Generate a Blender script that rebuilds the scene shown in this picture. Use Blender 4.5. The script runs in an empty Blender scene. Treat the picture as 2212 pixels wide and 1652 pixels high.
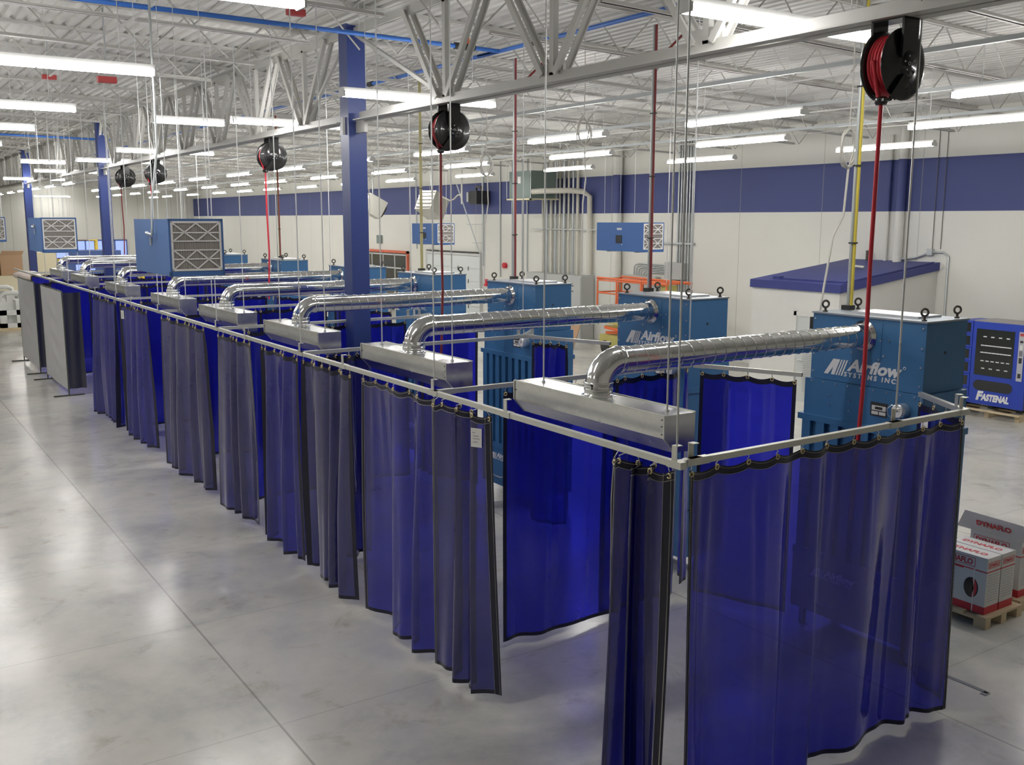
import bpy, math, random
from mathutils import Vector, Matrix

S = bpy.context.scene
C = S.collection

# ------------------------------------------------------------------ camera, light level
W_PX, H_PX, F_PX = 2212, 1652, 2127.71
yaw, pitch, roll = 0.59022, 0.1638, -0.00165
fw = Vector((math.sin(yaw) * math.cos(pitch), math.cos(yaw) * math.cos(pitch), -math.sin(pitch)))
rt = Vector((math.cos(yaw), -math.sin(yaw), 0))
dn = fw.cross(rt)
rt, dn = rt * math.cos(roll) + dn * math.sin(roll), -rt * math.sin(roll) + dn * math.cos(roll)
cam = bpy.data.cameras.new('camera')
cam.sensor_width = 36.0
cam.lens = 36.0 * F_PX / W_PX
cam.clip_start, cam.clip_end = 0.1, 300
co = bpy.data.objects.new('camera', cam)
C.objects.link(co)
m3 = Matrix((rt, -dn, -fw)).transposed()
co.matrix_world = Matrix.Translation((0, 0, 4.4)) @ m3.to_4x4()
S.camera = co

wd = bpy.data.worlds.new('world')
S.world = wd
wd.use_nodes = True
wd.node_tree.nodes['Background'].inputs[0].default_value = (0.9, 0.95, 1.0, 1)
wd.node_tree.nodes['Background'].inputs[1].default_value = 0.3
LAMP = 44.0                       # brightness of the strip lights
S.view_settings.view_transform = 'Standard'
S.view_settings.look = 'None'
S.view_settings.exposure = 0.08
S.view_settings.gamma = 1.0
S.cycles.use_denoising = True
S.cycles.use_adaptive_sampling = True
S.cycles.adaptive_threshold = 0.05
S.cycles.max_bounces = 10
S.cycles.diffuse_bounces = 4
S.cycles.glossy_bounces = 4
S.cycles.transparent_max_bounces = 16
S.cycles.sample_clamp_indirect = 6
S.cycles.caustics_reflective = False
S.cycles.caustics_refractive = False

PI = math.pi
rnd = random.Random(7)

# ------------------------------------------------------------------ materials
def nt(name):
    m = bpy.data.materials.new(name)
    m.use_nodes = True
    return m, m.node_tree, m.node_tree.nodes['Principled BSDF']

def mat(name, col, rough=0.5, metal=0.0, var=0.0, scale=3.0, spec=0.5, bump=0.0, rvar=0.0, coat=0.0):
    m, t, b = nt(name)
    b.inputs['Base Color'].default_value = (*col, 1)
    b.inputs['Roughness'].default_value = rough
    b.inputs['Metallic'].default_value = metal
    b.inputs['Specular IOR Level'].default_value = spec
    b.inputs['Coat Weight'].default_value = coat
    if var or bump or rvar:
        tc = t.nodes.new('ShaderNodeTexCoord')
        n = t.nodes.new('ShaderNodeTexNoise')
        n.inputs['Scale'].default_value = scale
        n.inputs['Detail'].default_value = 5
        t.links.new(tc.outputs['Object'], n.inputs['Vector'])
        if var:
            r = t.nodes.new('ShaderNodeMix'); r.data_type = 'RGBA'
            r.inputs[6].default_value = (*[c * (1 - var) for c in col], 1)
            r.inputs[7].default_value = (*[min(1, c * (1 + var)) for c in col], 1)
            t.links.new(n.outputs['Fac'], r.inputs[0])
            t.links.new(r.outputs[2], b.inputs['Base Color'])
        if rvar:
            q = t.nodes.new('ShaderNodeMapRange')
            q.inputs['To Min'].default_value = max(0.02, rough - rvar)
            q.inputs['To Max'].default_value = rough + rvar
            t.links.new(n.outputs['Fac'], q.inputs['Value'])
            t.links.new(q.outputs[0], b.inputs['Roughness'])
        if bump:
            u = t.nodes.new('ShaderNodeBump')
            u.inputs['Strength'].default_value = bump
            u.inputs['Distance'].default_value = 0.02
            t.links.new(n.outputs['Fac'], u.inputs['Height'])
            t.links.new(u.outputs[0], b.inputs['Normal'])
    return m

def emit(name, col, strength):
    m, t, b = nt(name)
    b.inputs['Base Color'].default_value = (*col, 1)
    b.inputs['Emission Color'].default_value = (*col, 1)
    b.inputs['Emission Strength'].default_value = strength
    return m

def mth(t, op, a, b=None, c=None):
    n = t.nodes.new('ShaderNodeMath'); n.operation = op
    for i, v in enumerate((a, b, c)):
        if v is None: continue
        if isinstance(v, (int, float)): n.inputs[i].default_value = v
        else: t.links.new(v, n.inputs[i])
    return n.outputs[0]

def concrete():
    m, t, b = nt('polished concrete')
    tc = t.nodes.new('ShaderNodeTexCoord')
    sx = t.nodes.new('ShaderNodeSeparateXYZ')
    t.links.new(tc.outputs['Object'], sx.inputs[0])
    def noise(sc, det, rough=0.6, dist=0.0):
        n = t.nodes.new('ShaderNodeTexNoise')
        n.inputs['Scale'].default_value = sc; n.inputs['Detail'].default_value = det
        n.inputs['Roughness'].default_value = rough; n.inputs['Distortion'].default_value = dist
        t.links.new(tc.outputs['Object'], n.inputs['Vector'])
        return n.outputs['Fac']
    r = t.nodes.new('ShaderNodeValToRGB')
    r.color_ramp.elements[0].position = 0.3; r.color_ramp.elements[0].color = (0.35, 0.355, 0.345, 1)
    r.color_ramp.elements[1].position = 0.68; r.color_ramp.elements[1].color = (0.63, 0.61, 0.545, 1)
    e = r.color_ramp.elements.new(0.48); e.color = (0.52, 0.51, 0.47, 1)
    t.links.new(mth(t, 'ADD', mth(t, 'MULTIPLY', noise(0.55, 6, 0.6, 0.6), 0.7), mth(t, 'MULTIPLY', noise(2.6, 8, 0.7), 0.3)), r.inputs[0])
    # stains of their own shape
    st = t.nodes.new('ShaderNodeValToRGB')
    st.color_ramp.elements[0].position = 0.57; st.color_ramp.elements[0].color = (1, 1, 1, 1)
    st.color_ramp.elements[1].position = 0.70; st.color_ramp.elements[1].color = (0.80, 0.76, 0.70, 1)
    t.links.new(noise(1.7, 8, 0.68, 0.5), st.inputs[0])
    # saw-cut joints
    def joint(src, off, per, w):
        f = mth(t, 'FRACT', mth(t, 'DIVIDE', mth(t, 'SUBTRACT', src, off), per))
        d = mth(t, 'MULTIPLY', mth(t, 'MINIMUM', f, mth(t, 'SUBTRACT', 1.0, f)), per)
        return mth(t, 'LESS_THAN', d, w)
    j = mth(t, 'MAXIMUM', joint(sx.outputs[0], 2.8, 5.05, 0.011), mth(t, 'MULTIPLY', joint(sx.outputs[1], 10.45, 2.6, 0.008), 0.45))
    k = mth(t, 'MULTIPLY', j, 0.55)
    mx = t.nodes.new('ShaderNodeMix'); mx.data_type = 'RGBA'
    mx.inputs[7].default_value = (0.17, 0.16, 0.14, 1)
    t.links.new(k, mx.inputs[0]); t.links.new(r.outputs[0], mx.inputs[6])
    m2 = t.nodes.new('ShaderNodeMix'); m2.data_type = 'RGBA'; m2.blend_type = 'MULTIPLY'
    m2.inputs[0].default_value = 1.0
    t.links.new(mx.outputs[2], m2.inputs[6]); t.links.new(st.outputs[0], m2.inputs[7])
    t.links.new(m2.outputs[2], b.inputs['Base Color'])
    q = t.nodes.new('ShaderNodeMapRange')
    q.inputs['To Min'].default_value = 0.11; q.inputs['To Max'].default_value = 0.26
    t.links.new(noise(1.3, 6), q.inputs['Value']); t.links.new(q.outputs[0], b.inputs['Roughness'])
    b.inputs['Specular IOR Level'].default_value = 0.38
    u = t.nodes.new('ShaderNodeBump'); u.inputs['Strength'].default_value = 0.05; u.inputs['Distance'].default_value = 0.02
    t.links.new(noise(6, 4), u.inputs['Height']); t.links.new(u.outputs[0], b.inputs['Normal'])
    return m

def wall_paint(stripe):
    m, t, b = nt('white wall paint' + (' with blue stripe' if stripe else ''))
    tc = t.nodes.new('ShaderNodeTexCoord')
    sx = t.nodes.new('ShaderNodeSeparateXYZ'); t.links.new(tc.outputs['Object'], sx.inputs[0])
    n = t.nodes.new('ShaderNodeTexNoise'); n.inputs['Scale'].default_value = 0.5; n.inputs['Detail'].default_value = 5
    t.links.new(tc.outputs['Object'], n.inputs['Vector'])
    base = t.nodes.new('ShaderNodeMix'); base.data_type = 'RGBA'
    base.inputs[6].default_value = (0.66, 0.655, 0.59, 1); base.inputs[7].default_value = (0.75, 0.74, 0.68, 1)
    t.links.new(n.outputs['Fac'], base.inputs[0])
    col = base.outputs[2]
    src = sx.outputs[1] if stripe else sx.outputs[0]
    f = mth(t, 'FRACT', mth(t, 'DIVIDE', src, 3.1 if stripe else 1.25))
    j = mth(t, 'MULTIPLY', mth(t, 'LESS_THAN', f, 0.008 if stripe else 0.03), 0.5)
    if stripe:
        z = sx.outputs[2]
        s = mth(t, 'MULTIPLY', mth(t, 'GREATER_THAN', z, 4.63), mth(t, 'LESS_THAN', z, 5.96))
        mx = t.nodes.new('ShaderNodeMix'); mx.data_type = 'RGBA'
        mx.inputs[7].default_value = (0.05, 0.065, 0.2, 1)
        t.links.new(s, mx.inputs[0]); t.links.new(col, mx.inputs[6]); col = mx.outputs[2]
    mj = t.nodes.new('ShaderNodeMix'); mj.data_type = 'RGBA'; mj.inputs[7].default_value = (0.3, 0.29, 0.26, 1)
    t.links.new(j, mj.inputs[0]); t.links.new(col, mj.inputs[6])
    t.links.new(mj.outputs[2], b.inputs['Base Color'])
    b.inputs['Roughness'].default_value = 0.6
    return m

def vinyl(name, tint, body, clear, rough=0.2, sheen=1.0):
    """see-through tinted vinyl sheet: part clear, part milky, under a glossy skin"""
    m, t, b = nt(name)
    out = t.nodes['Material Output']
    t.nodes.remove(b)
    tc = t.nodes.new('ShaderNodeTexCoord')
    n = t.nodes.new('ShaderNodeTexNoise'); n.inputs['Scale'].default_value = 2.2; n.inputs['Detail'].default_value = 4
    t.links.new(tc.outputs['Object'], n.inputs['Vector'])
    u = t.nodes.new('ShaderNodeBump'); u.inputs['Strength'].default_value = 0.2; u.inputs['Distance'].default_value = 0.05
    t.links.new(n.outputs['Fac'], u.inputs['Height'])
    d = t.nodes.new('ShaderNodeBsdfDiffuse'); d.inputs[0].default_value = (*body, 1)
    tr = t.nodes.new('ShaderNodeBsdfTransparent'); tr.inputs[0].default_value = (*tint, 1)
    tl = t.nodes.new('ShaderNodeBsdfTranslucent'); tl.inputs[0].default_value = (*[min(1, c * 1.5) for c in body], 1)
    a = t.nodes.new('ShaderNodeMixShader'); a.inputs[0].default_value = 0.4
    t.links.new(d.outputs[0], a.inputs[1]); t.links.new(tl.outputs[0], a.inputs[2])
    x = t.nodes.new('ShaderNodeMixShader'); x.inputs[0].default_value = clear
    t.links.new(a.outputs[0], x.inputs[1]); t.links.new(tr.outputs[0], x.inputs[2])
    g = t.nodes.new('ShaderNodeBsdfGlossy'); g.inputs['Roughness'].default_value = rough; g.inputs[0].default_value = (0.95, 0.95, 1, 1)
    t.links.new(u.outputs[0], g.inputs['Normal'])
    f = t.nodes.new('ShaderNodeFresnel')
    ge = t.nodes.new('ShaderNodeNewGeometry')      # same sheen on both faces of the sheet
    t.links.new(mth(t, 'SUBTRACT', 1.7, mth(t, 'MULTIPLY', ge.outputs['Backfacing'], 1.7 - 1 / 1.7)), f.inputs[0])
    t.links.new(u.outputs[0], f.inputs['Normal'])
    y = t.nodes.new('ShaderNodeMixShader')
    t.links.new(mth(t, 'MINIMUM', mth(t, 'MULTIPLY', f.outputs[0], sheen), 1.0), y.inputs[0]); t.links.new(x.outputs[0], y.inputs[1]); t.links.new(g.outputs[0], y.inputs[2])
    t.links.new(y.outputs[0], out.inputs[0])
    return m

def galv(name, col, rough, scale):
    m, t, b = nt(name)
    b.inputs['Metallic'].default_value = 1.0
    tc = t.nodes.new('ShaderNodeTexCoord')
    v = t.nodes.new('ShaderNodeTexVoronoi'); v.inputs['Scale'].default_value = scale
    n = t.nodes.new('ShaderNodeTexNoise'); n.inputs['Scale'].default_value = scale * 0.25
    t.links.new(tc.outputs['Object'], v.inputs['Vector']); t.links.new(tc.outputs['Object'], n.inputs['Vector'])
    mx = t.nodes.new('ShaderNodeMix'); mx.data_type = 'RGBA'
    mx.inputs[6].default_value = (*[c * 0.94 for c in col], 1); mx.inputs[7].default_value = (*[min(1, c * 1.04) for c in col], 1)
    t.links.new(v.outputs['Color'], mx.inputs[0]); t.links.new(mx.outputs[2], b.inputs['Base Color'])
    q = t.nodes.new('ShaderNodeMapRange'); q.inputs['To Min'].default_value = rough * 0.7; q.inputs['To Max'].default_value = rough * 1.4
    t.links.new(n.outputs['Fac'], q.inputs['Value']); t.links.new(q.outputs[0], b.inputs['Roughness'])
    return m

M = {
    'floor': concrete(), 'wall_s': wall_paint(True), 'wall': wall_paint(False),
    'deck': mat('white roof deck', (0.64, 0.63, 0.60), 0.55, var=0.06),
    'steel': mat('grey white painted steel', (0.58, 0.57, 0.54), 0.5, var=0.05),
    'girder': mat('pale grey girder paint', (0.55, 0.545, 0.515), 0.5, var=0.05),
    'col': mat('blue column paint', (0.03, 0.052, 0.20), 0.4, var=0.06),
    'lamp': emit('lit lamp', (1.0, 0.98, 0.96), LAMP),
    'lampbox': mat('white lamp housing', (0.72, 0.72, 0.70), 0.4),
    'vinyl': vinyl('blue vinyl', (0.045, 0.05, 0.80), (0.022, 0.024, 0.215), 0.46, 0.12, 1.15),
    'vinyl_d': vinyl('dark blue vinyl', (0.03, 0.035, 0.50), (0.024, 0.025, 0.125), 0.40, 0.12, 1.4),
    'vinyl_p': vinyl('clear deep blue vinyl', (0.03, 0.035, 0.78), (0.014, 0.016, 0.30), 0.46, 0.2, 0.9),
    'hem': mat('black hem tape', (0.014, 0.014, 0.032), 0.3),
    'thread': mat('pale stitching', (0.5, 0.48, 0.45), 0.7),
    'brass': mat('brass', (0.80, 0.66, 0.36), 0.35, 0.8),
    'galv': galv('galvanised sheet', (0.80, 0.81, 0.79), 0.23, 38),
    'spiral': galv('spiral duct metal', (0.82, 0.83, 0.83), 0.12, 30),
    'track': mat('galvanised track', (0.66, 0.66, 0.61), 0.42, 0.75, var=0.08, scale=8),
    'rod': mat('zinc rod', (0.70, 0.71, 0.70), 0.4, 0.4),
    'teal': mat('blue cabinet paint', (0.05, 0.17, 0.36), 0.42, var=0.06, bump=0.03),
    'teal_shade': mat('cabinet recess shade', (0.035, 0.12, 0.26), 0.5),  # shade between the ribs, put in as a darker cabinet blue
    'lid': mat('grey cabinet lid', (0.30, 0.34, 0.38), 0.4, 0.3, var=0.1),
    'iron': mat('dark iron', (0.10, 0.09, 0.08), 0.4, 0.7),
    'bolt': mat('zinc bolt', (0.75, 0.76, 0.78), 0.3, 0.9),
    'white': mat('white print', (0.80, 0.80, 0.80), 0.5),
    'label': mat('white paper label', (0.78, 0.77, 0.74), 0.6),
    'black': mat('black enamel', (0.012, 0.012, 0.012), 0.22, coat=0.4),
    'blackm': mat('matt black', (0.03, 0.03, 0.03), 0.6),
    'hose': mat('red hose', (0.62, 0.03, 0.05), 0.4),
    'dred': mat('dark red cable', (0.28, 0.04, 0.04), 0.5),
    'yellow': mat('yellow cable', (0.72, 0.58, 0.08), 0.5),
    'ygrey': mat('ochre conduit', (0.50, 0.45, 0.22), 0.5),
    'pipeblue': mat('blue air pipe', (0.04, 0.16, 0.55), 0.4),
    'fblue': mat('blue filter box paint', (0.055, 0.14, 0.36), 0.45, var=0.05),
    'card': mat('white filter card', (0.80, 0.79, 0.77), 0.7),
    'pleat': mat('grey filter pleats', (0.40, 0.375, 0.35), 0.9),
    'roofblue': mat('navy roof paint', (0.04, 0.05, 0.21), 0.5, var=0.08),
    'office': mat('office wall paint', (0.72, 0.71, 0.66), 0.6, var=0.03),
    'door': mat('grey door paint', (0.60, 0.62, 0.59), 0.5),
    'garage': mat('pale garage door', (0.66, 0.70, 0.68), 0.5),
    'trimred': mat('red orange trim', (0.60, 0.13, 0.06), 0.5),
    'alu': mat('aluminium frame', (0.62, 0.62, 0.60), 0.4, 0.3),
    'glassd': mat('dark window glass', (0.085, 0.08, 0.05), 0.15),  # brownish olive reflection of the interior is put into the glass colour
    'egrey': mat('grey electrical enclosure', (0.45, 0.46, 0.44), 0.5, var=0.04),
    'emt': mat('conduit', (0.50, 0.53, 0.53), 0.4, 0.5),
    'transf': mat('grey green transformer', (0.17, 0.22, 0.20), 0.5),
    'pvc': mat('cream pipe', (0.62, 0.60, 0.52), 0.5),
    'heater': mat('heater casing', (0.58, 0.57, 0.51), 0.5),
    'orange': mat('orange red lift paint', (0.72, 0.15, 0.045), 0.45),
    'olive': mat('yellow lift machinery', (0.45, 0.40, 0.12), 0.6, var=0.2),
    'cardb': mat('brown cardboard', (0.42, 0.27, 0.16), 0.8, var=0.08),
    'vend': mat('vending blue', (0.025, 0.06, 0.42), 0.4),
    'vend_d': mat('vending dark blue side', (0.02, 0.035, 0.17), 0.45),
    'vglass': mat('dark vending glass', (0.03, 0.032, 0.025), 0.12),
    'vtop': mat('grey machine top', (0.33, 0.31, 0.31), 0.5),
    'silver': mat('silver panel', (0.52, 0.52, 0.55), 0.4, 0.3),
    'wood': mat('pale pine', (0.62, 0.50, 0.32), 0.7, var=0.12, scale=6),
    'carton': mat('white carton', (0.64, 0.635, 0.63), 0.55),
    'cred': mat('red carton print', (0.55, 0.035, 0.05), 0.55),
    'cgrey': mat('grey carton print', (0.42, 0.42, 0.43), 0.6),
    'tape': mat('dark floor tape', (0.16, 0.17, 0.18), 0.6),
    'screen': mat('grey welding screen sheet', (0.46, 0.46, 0.475), 0.45, var=0.06, bump=0.15),
    'flap': mat('dark flap sheet', (0.035, 0.037, 0.06), 0.25),
    'sframe': mat('dark screen frame', (0.07, 0.075, 0.05), 0.5),
    'wrap': mat('white stretch wrap', (0.72, 0.73, 0.70), 0.3, bump=0.6, scale=5),
    'bag': mat('pink white plastic', (0.74, 0.64, 0.60), 0.4, bump=0.3),
    'cream': mat('cream board', (0.66, 0.60, 0.42), 0.7),
    'daylight': emit('daylit glass', (0.36, 0.48, 0.95), 0.6),
    'mblue': mat('machine blue', (0.08, 0.14, 0.36), 0.5),
    'myellow': mat('yellow guard paint', (0.72, 0.52, 0.06), 0.5),
    'clear_gauge': mat('gauge face', (0.80, 0.80, 0.80), 0.35),
    'cord': mat('white cord', (0.72, 0.70, 0.64), 0.6),
    'pink': mat('red tag', (0.50, 0.06, 0.06), 0.5),
}

# ------------------------------------------------------------------ mesh helpers
KIDS = {}
def own(o, parent):
    o.parent = parent; KIDS.setdefault(parent.name, []).append(o)
def kids(o): return list(KIDS.get(o.name, []))
def copy_tree(o, parent=None, ch=None):
    c = o.copy(); C.objects.link(c)
    if parent: own(c, parent)
    for k in (kids(o) if ch is None else ch): copy_tree(k, c)
    return c

class MB:
    def __init__(s): s.v, s.f, s.sm = [], [], []
    def add(s, vs, fs, smooth=False):
        b = len(s.v)
        s.v += [tuple(p) for p in vs]
        s.f += [tuple(b + i for i in f) for f in fs]
        s.sm += [smooth] * len(fs)
        return s
    def box(s, x0, x1, y0, y1, z0, z1):
        v = [(x, y, z) for z in (z0, z1) for y in (y0, y1) for x in (x0, x1)]
        return s.add(v, [(0, 2, 3, 1), (4, 5, 7, 6), (0, 1, 5, 4), (2, 6, 7, 3), (0, 4, 6, 2), (1, 3, 7, 5)])
    def bar(s, p, q, w, h=None, up=(0, 0, 1)):
        p, q = Vector(p), Vector(q); h = h or w
        d = (q - p).normalized(); u = Vector(up)
        if abs(d.dot(u)) > 0.98: u = Vector((1, 0, 0))
        a = d.cross(u).normalized() * (w / 2); b = a.cross(d).normalized() * (h / 2)
        v = [e + i * a + j * b for e in (p, q) for i, j in ((-1, -1), (1, -1), (1, 1), (-1, 1))]
        return s.add(v, [(3, 2, 1, 0), (4, 5, 6, 7), (0, 1, 5, 4), (1, 2, 6, 5), (2, 3, 7, 6), (3, 0, 4, 7)])
    def tube(s, pts, r, n=8, cap=True, closed=False):
        pts = [Vector(p) for p in pts]
        k = len(pts); rs = r if isinstance(r, (list, tuple)) else [r] * k
        tg = []
        for i in range(k):
            a = pts[i - 1] if (i or closed) else pts[0]
            b = pts[(i + 1) % k] if (i < k - 1 or closed) else pts[-1]
            tg.append((b - a).normalized())
        u = Vector((0, 0, 1)) if abs(tg[0].z) < 0.9 else Vector((1, 0, 0))
        u = (u - tg[0] * u.dot(tg[0])).normalized()
        vs = []
        for i in range(k):
            u = (u - tg[i] * u.dot(tg[i])).normalized(); w = tg[i].cross(u)
            for j in range(n):
                t = 2 * PI * j / n
                vs.append(pts[i] + (u * math.cos(t) + w * math.sin(t)) * rs[i])
        fs = []
        for i in range(k if closed else k - 1):
            for j in range(n):
                i2 = (i + 1) % k
                fs.append((i * n + j, i * n + (j + 1) % n, i2 * n + (j + 1) % n, i2 * n + j))
        s.add(vs, fs, True)
        if cap and not closed:
            s.add(vs[:n], [tuple(reversed(range(n)))]); s.add(vs[-n:], [tuple(range(n))])
        return s
    def prism(s, poly, o, ex, ey, ez, depth):
        """poly in the ex/ey plane at o, pushed along ez by depth"""
        o, ex, ey, ez = Vector(o), Vector(ex), Vector(ey), Vector(ez)
        n = len(poly)
        v = [o + ex * a + ey * b for a, b in poly] + [o + ex * a + ey * b + ez * depth for a, b in poly]
        f = [tuple(reversed(range(n))), tuple(range(n, 2 * n))] + [(i, (i + 1) % n, n + (i + 1) % n, n + i) for i in range(n)]
        return s.add(v, f)
    def disc(s, c, ax, r, depth, n=24):
        c, ax = Vector(c), Vector(ax).normalized()
        return s.tube([c, c + ax * depth], r, n)
    def lathe(s, c, ax, prof, n=28):
        """prof: (distance along ax, radius)"""
        c, ax = Vector(c), Vector(ax).normalized()
        u = ax.orthogonal().normalized(); w = ax.cross(u)
        vs = [c + ax * d + (u * math.cos(2 * PI * j / n) + w * math.sin(2 * PI * j / n)) * r for d, r in prof for j in range(n)]
        fs = [(i * n + j, i * n + (j + 1) % n, (i + 1) * n + (j + 1) % n, (i + 1) * n + j) for i in range(len(prof) - 1) for j in range(n)]
        return s.add(vs, fs, True)
    def torus(s, c, ax, R, r, n=16, k=6):
        c, ax = Vector(c), Vector(ax).normalized(); u = ax.orthogonal().normalized(); w = ax.cross(u)
        return s.tube([c + (u * math.cos(2 * PI * i / n) + w * math.sin(2 * PI * i / n)) * R for i in range(n)], r, k, closed=True)
    def build(s, name, m, parent=None, loc=None):
        me = bpy.data.meshes.new(name)
        me.from_pydata(s.v, [], s.f)
        me.materials.append(M[m] if isinstance(m, str) else m)
        me.polygons.foreach_set('use_smooth', s.sm)
        me.update()
        o = bpy.data.objects.new(name, me); C.objects.link(o)
        if parent: own(o, parent)
        if loc: o.location = loc
        return o

def tag(o, label=None, cat=None, group=None, kind=None):
    if label: o['label'] = label
    if cat: o['category'] = cat
    if group: o['group'] = group
    if kind: o['kind'] = kind
    return o

def thing(name, loc, label=None, cat=None, group=None, rz=0.0, kind=None):
    o = bpy.data.objects.new(name, None); C.objects.link(o)
    o.empty_display_size = 0.1
    o.location = loc; o.rotation_euler = (0, 0, rz)
    return tag(o, label, cat, group, kind)

ORD = ['first', 'second', 'third', 'fourth', 'fifth', 'sixth', 'seventh', 'eighth', 'ninth', 'tenth', 'eleventh', 'twelfth',
       'thirteenth', 'fourteenth', 'fifteenth', 'sixteenth', 'seventeenth', 'eighteenth', 'nineteenth', 'twentieth'] 
ORD += ['twenty-' + w for w in ORD[:9]] + ['thirtieth'] + ['thirty-' + w for w in ORD[:9]]

def text(name, body, size, m, parent, o, ex, ey, depth=0.003, shear=0.0, bold=0.0, width=None, spacing=1.0):
    cu = bpy.data.curves.new('tmp', 'FONT')
    cu.body = body; cu.size = size; cu.extrude = depth / 2; cu.shear = shear; cu.offset = bold
    cu.resolution_u = 3; cu.space_character = spacing
    t = bpy.data.objects.new('tmp', cu); C.objects.link(t)
    dg = bpy.context.evaluated_depsgraph_get(); dg.update()
    me = bpy.data.meshes.new_from_object(t.evaluated_get(dg))
    bpy.data.objects.remove(t); bpy.data.curves.remove(cu)
    xs = [v.co.x for v in me.vertices]; w = max(xs) - min(xs); x0 = min(xs)
    k = (width / w) if width else 1.0
    ex, ey = Vector(ex), Vector(ey); ez = ex.cross(ey); o = Vector(o)
    for v in me.vertices:
        c = v.co.copy()
        v.co = o + ex * ((c.x - x0) * k) + ey * c.y + ez * (c.z + depth / 2)
    me.materials.clear(); me.materials.append(M[m])
    ob = bpy.data.objects.new(name, me); C.objects.link(ob); own(ob, parent)
    return ob

# ------------------------------------------------------------------ the setting
XW, YE, XL, YN = 23.0, 79.5, -9.0, -6.0
XG = 6.75                                     # line of the blue columns
SL = 0.028
def deck_z(x): return 7.62 - SL * (x - XG)

tag(MB().box(XL, XW, YN, YE, -0.2, 0).build('floor', 'floor'), 'polished grey concrete floor with saw cut joints', 'floor', kind='structure')
def wall(name, b, m, lab):
    tag(MB().box(*b).build(name, m), lab, 'wall', kind='structure')
wall('wall_right', (XW, XW + 0.3, YN, YE, 0, 7.6), 'wall_s', 'long white wall with a navy blue stripe under the roof')
wall('wall_end', (XL, XW + 0.3, YE, YE + 0.3, 0, 8.2), 'wall', 'white ribbed end wall far behind the booths')
wall('wall_left', (XL - 0.3, XL, YN, YE, 0, 8.4), 'wall', 'white wall across the aisle from the booths')
wall('wall_near', (XL - 0.3, XW + 0.3, YN - 0.3, YN, 0, 8.4), 'wall', 'white wall at the near end of the hall')

dk = MB()
x = XL
P = 0.2
while x < XW:
    pr = [(x, 0.0), (x + 0.05, 0.0), (x + 0.075, -0.045), (x + 0.175, -0.045), (x + P, 0.0)]
    vs = [(a, y, deck_z(a) + b) for a, b in pr for y in (YN, YE)]
    dk.add(vs, [(2 * i, 2 * i + 2, 2 * i + 3, 2 * i + 1) for i in range(4)])
    x += P
tag(dk.build('ceiling', 'deck'), 'white ribbed metal roof deck', 'ceiling', kind='structure')
wall('ceiling_cover', (XL - 0.3, XW + 0.3, YN - 0.3, YE + 0.3, 8.5, 8.6), 'deck', 'roof covering above the metal deck')

# columns and girders
COLY = [14.54, 32.6, 47.9, 64.0]
for i, y in enumerate(COLY):
    t = thing('steel_column', (XG, y, 0), 'square blue steel column, %s along the girder line' % ORD[i], 'column', 'blue columns under the girder line', kind='structure')
    MB().box(-0.15, 0.15, -0.15, 0.15, 0.02, 7.28).build('shaft', 'col', t)
    MB().box(-0.25, 0.25, -0.25, 0.25, 0, 0.02).build('base_plate', 'col', t)
    MB().box(-0.2, 0.2, -0.22, 0.22, 7.28, 7.32).build('cap_plate', 'col', t)
    MB().box(-0.19, 0.19, -0.02, 0.02, 5.7, 5.96).box(-0.03, 0.03, -0.45, 0.45, 5.72, 5.9).build('chord_bracket', 'girder', t)
ZB, ZT = 5.895, 7.32
def girder(y0, y1, i):
    t = thing('roof_girder', (XG, y0, ZB), 'grey white lattice girder, %s span between the blue columns' % ORD[i], 'girder', 'lattice girders on the column line', kind='structure')
    L = y1 - y0
    for nm, z in (('bottom_chord', 0), ('top_chord', ZT - ZB - 0.13)):
        c = MB(); e0, e1 = (0.3, L - 0.3) if nm[0] == 'b' else (0, L)
        for sx in (-1, 1):
            c.box(*sorted((sx * 0.02, sx * 0.035)), e0, e1, z, z + 0.13)
            zz = z if nm[0] == 'b' else z + 0.115
            c.box(*sorted((sx * 0.035, sx * 0.15)), e0, e1, zz, zz + 0.015)
        c.build(nm, 'girder', t)
    # panel points every 2.4 m: two pairs of angles spread from each low node, with a post between
    first = 0.0
    n0 = []
    yy = 6.85 - 2.4 * 10
    while yy < y1 - 0.5:
        if yy > y0 + 0.5: n0.append(yy - y0)
        yy += 2.4
    for ye, yn in ((0.12, n0[0]), (L - 0.12, n0[-1])):
        if abs(ye - yn) < 3.2: MB().bar((0, ye, ZT - ZB - 0.12), (0, yn, 0.1), 0.05, 0.05).build('end_diagonal', 'girder', t)
    for yn in n0:
        for sg in (-1, 1):
            m = MB()
            for sx in (-0.055, 0.055):
                m.bar((sx, yn + sg * 0.12, 0.1), (sx, yn + sg * 1.05, ZT - ZB - 0.06), 0.075, 0.012)
                m.bar((sx * 1.6, yn + sg * 0.12, 0.1), (sx * 1.6, yn + sg * 1.05, ZT - ZB - 0.06), 0.012, 0.075)
            m.build('diagonal', 'girder', t)
        MB().bar((0, yn, 0.1), (0, yn, ZT - ZB - 0.1), 0.075, 0.07).build('post', 'girder', t)
        MB().box(-0.018, 0.018, yn - 0.2, yn + 0.2, 0.02, 0.24).build('gusset', 'girder', t)
ys = [-4.0] + COLY + [YE]
for i in range(len(ys) - 1): girder(ys[i], ys[i + 1], i)

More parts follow.
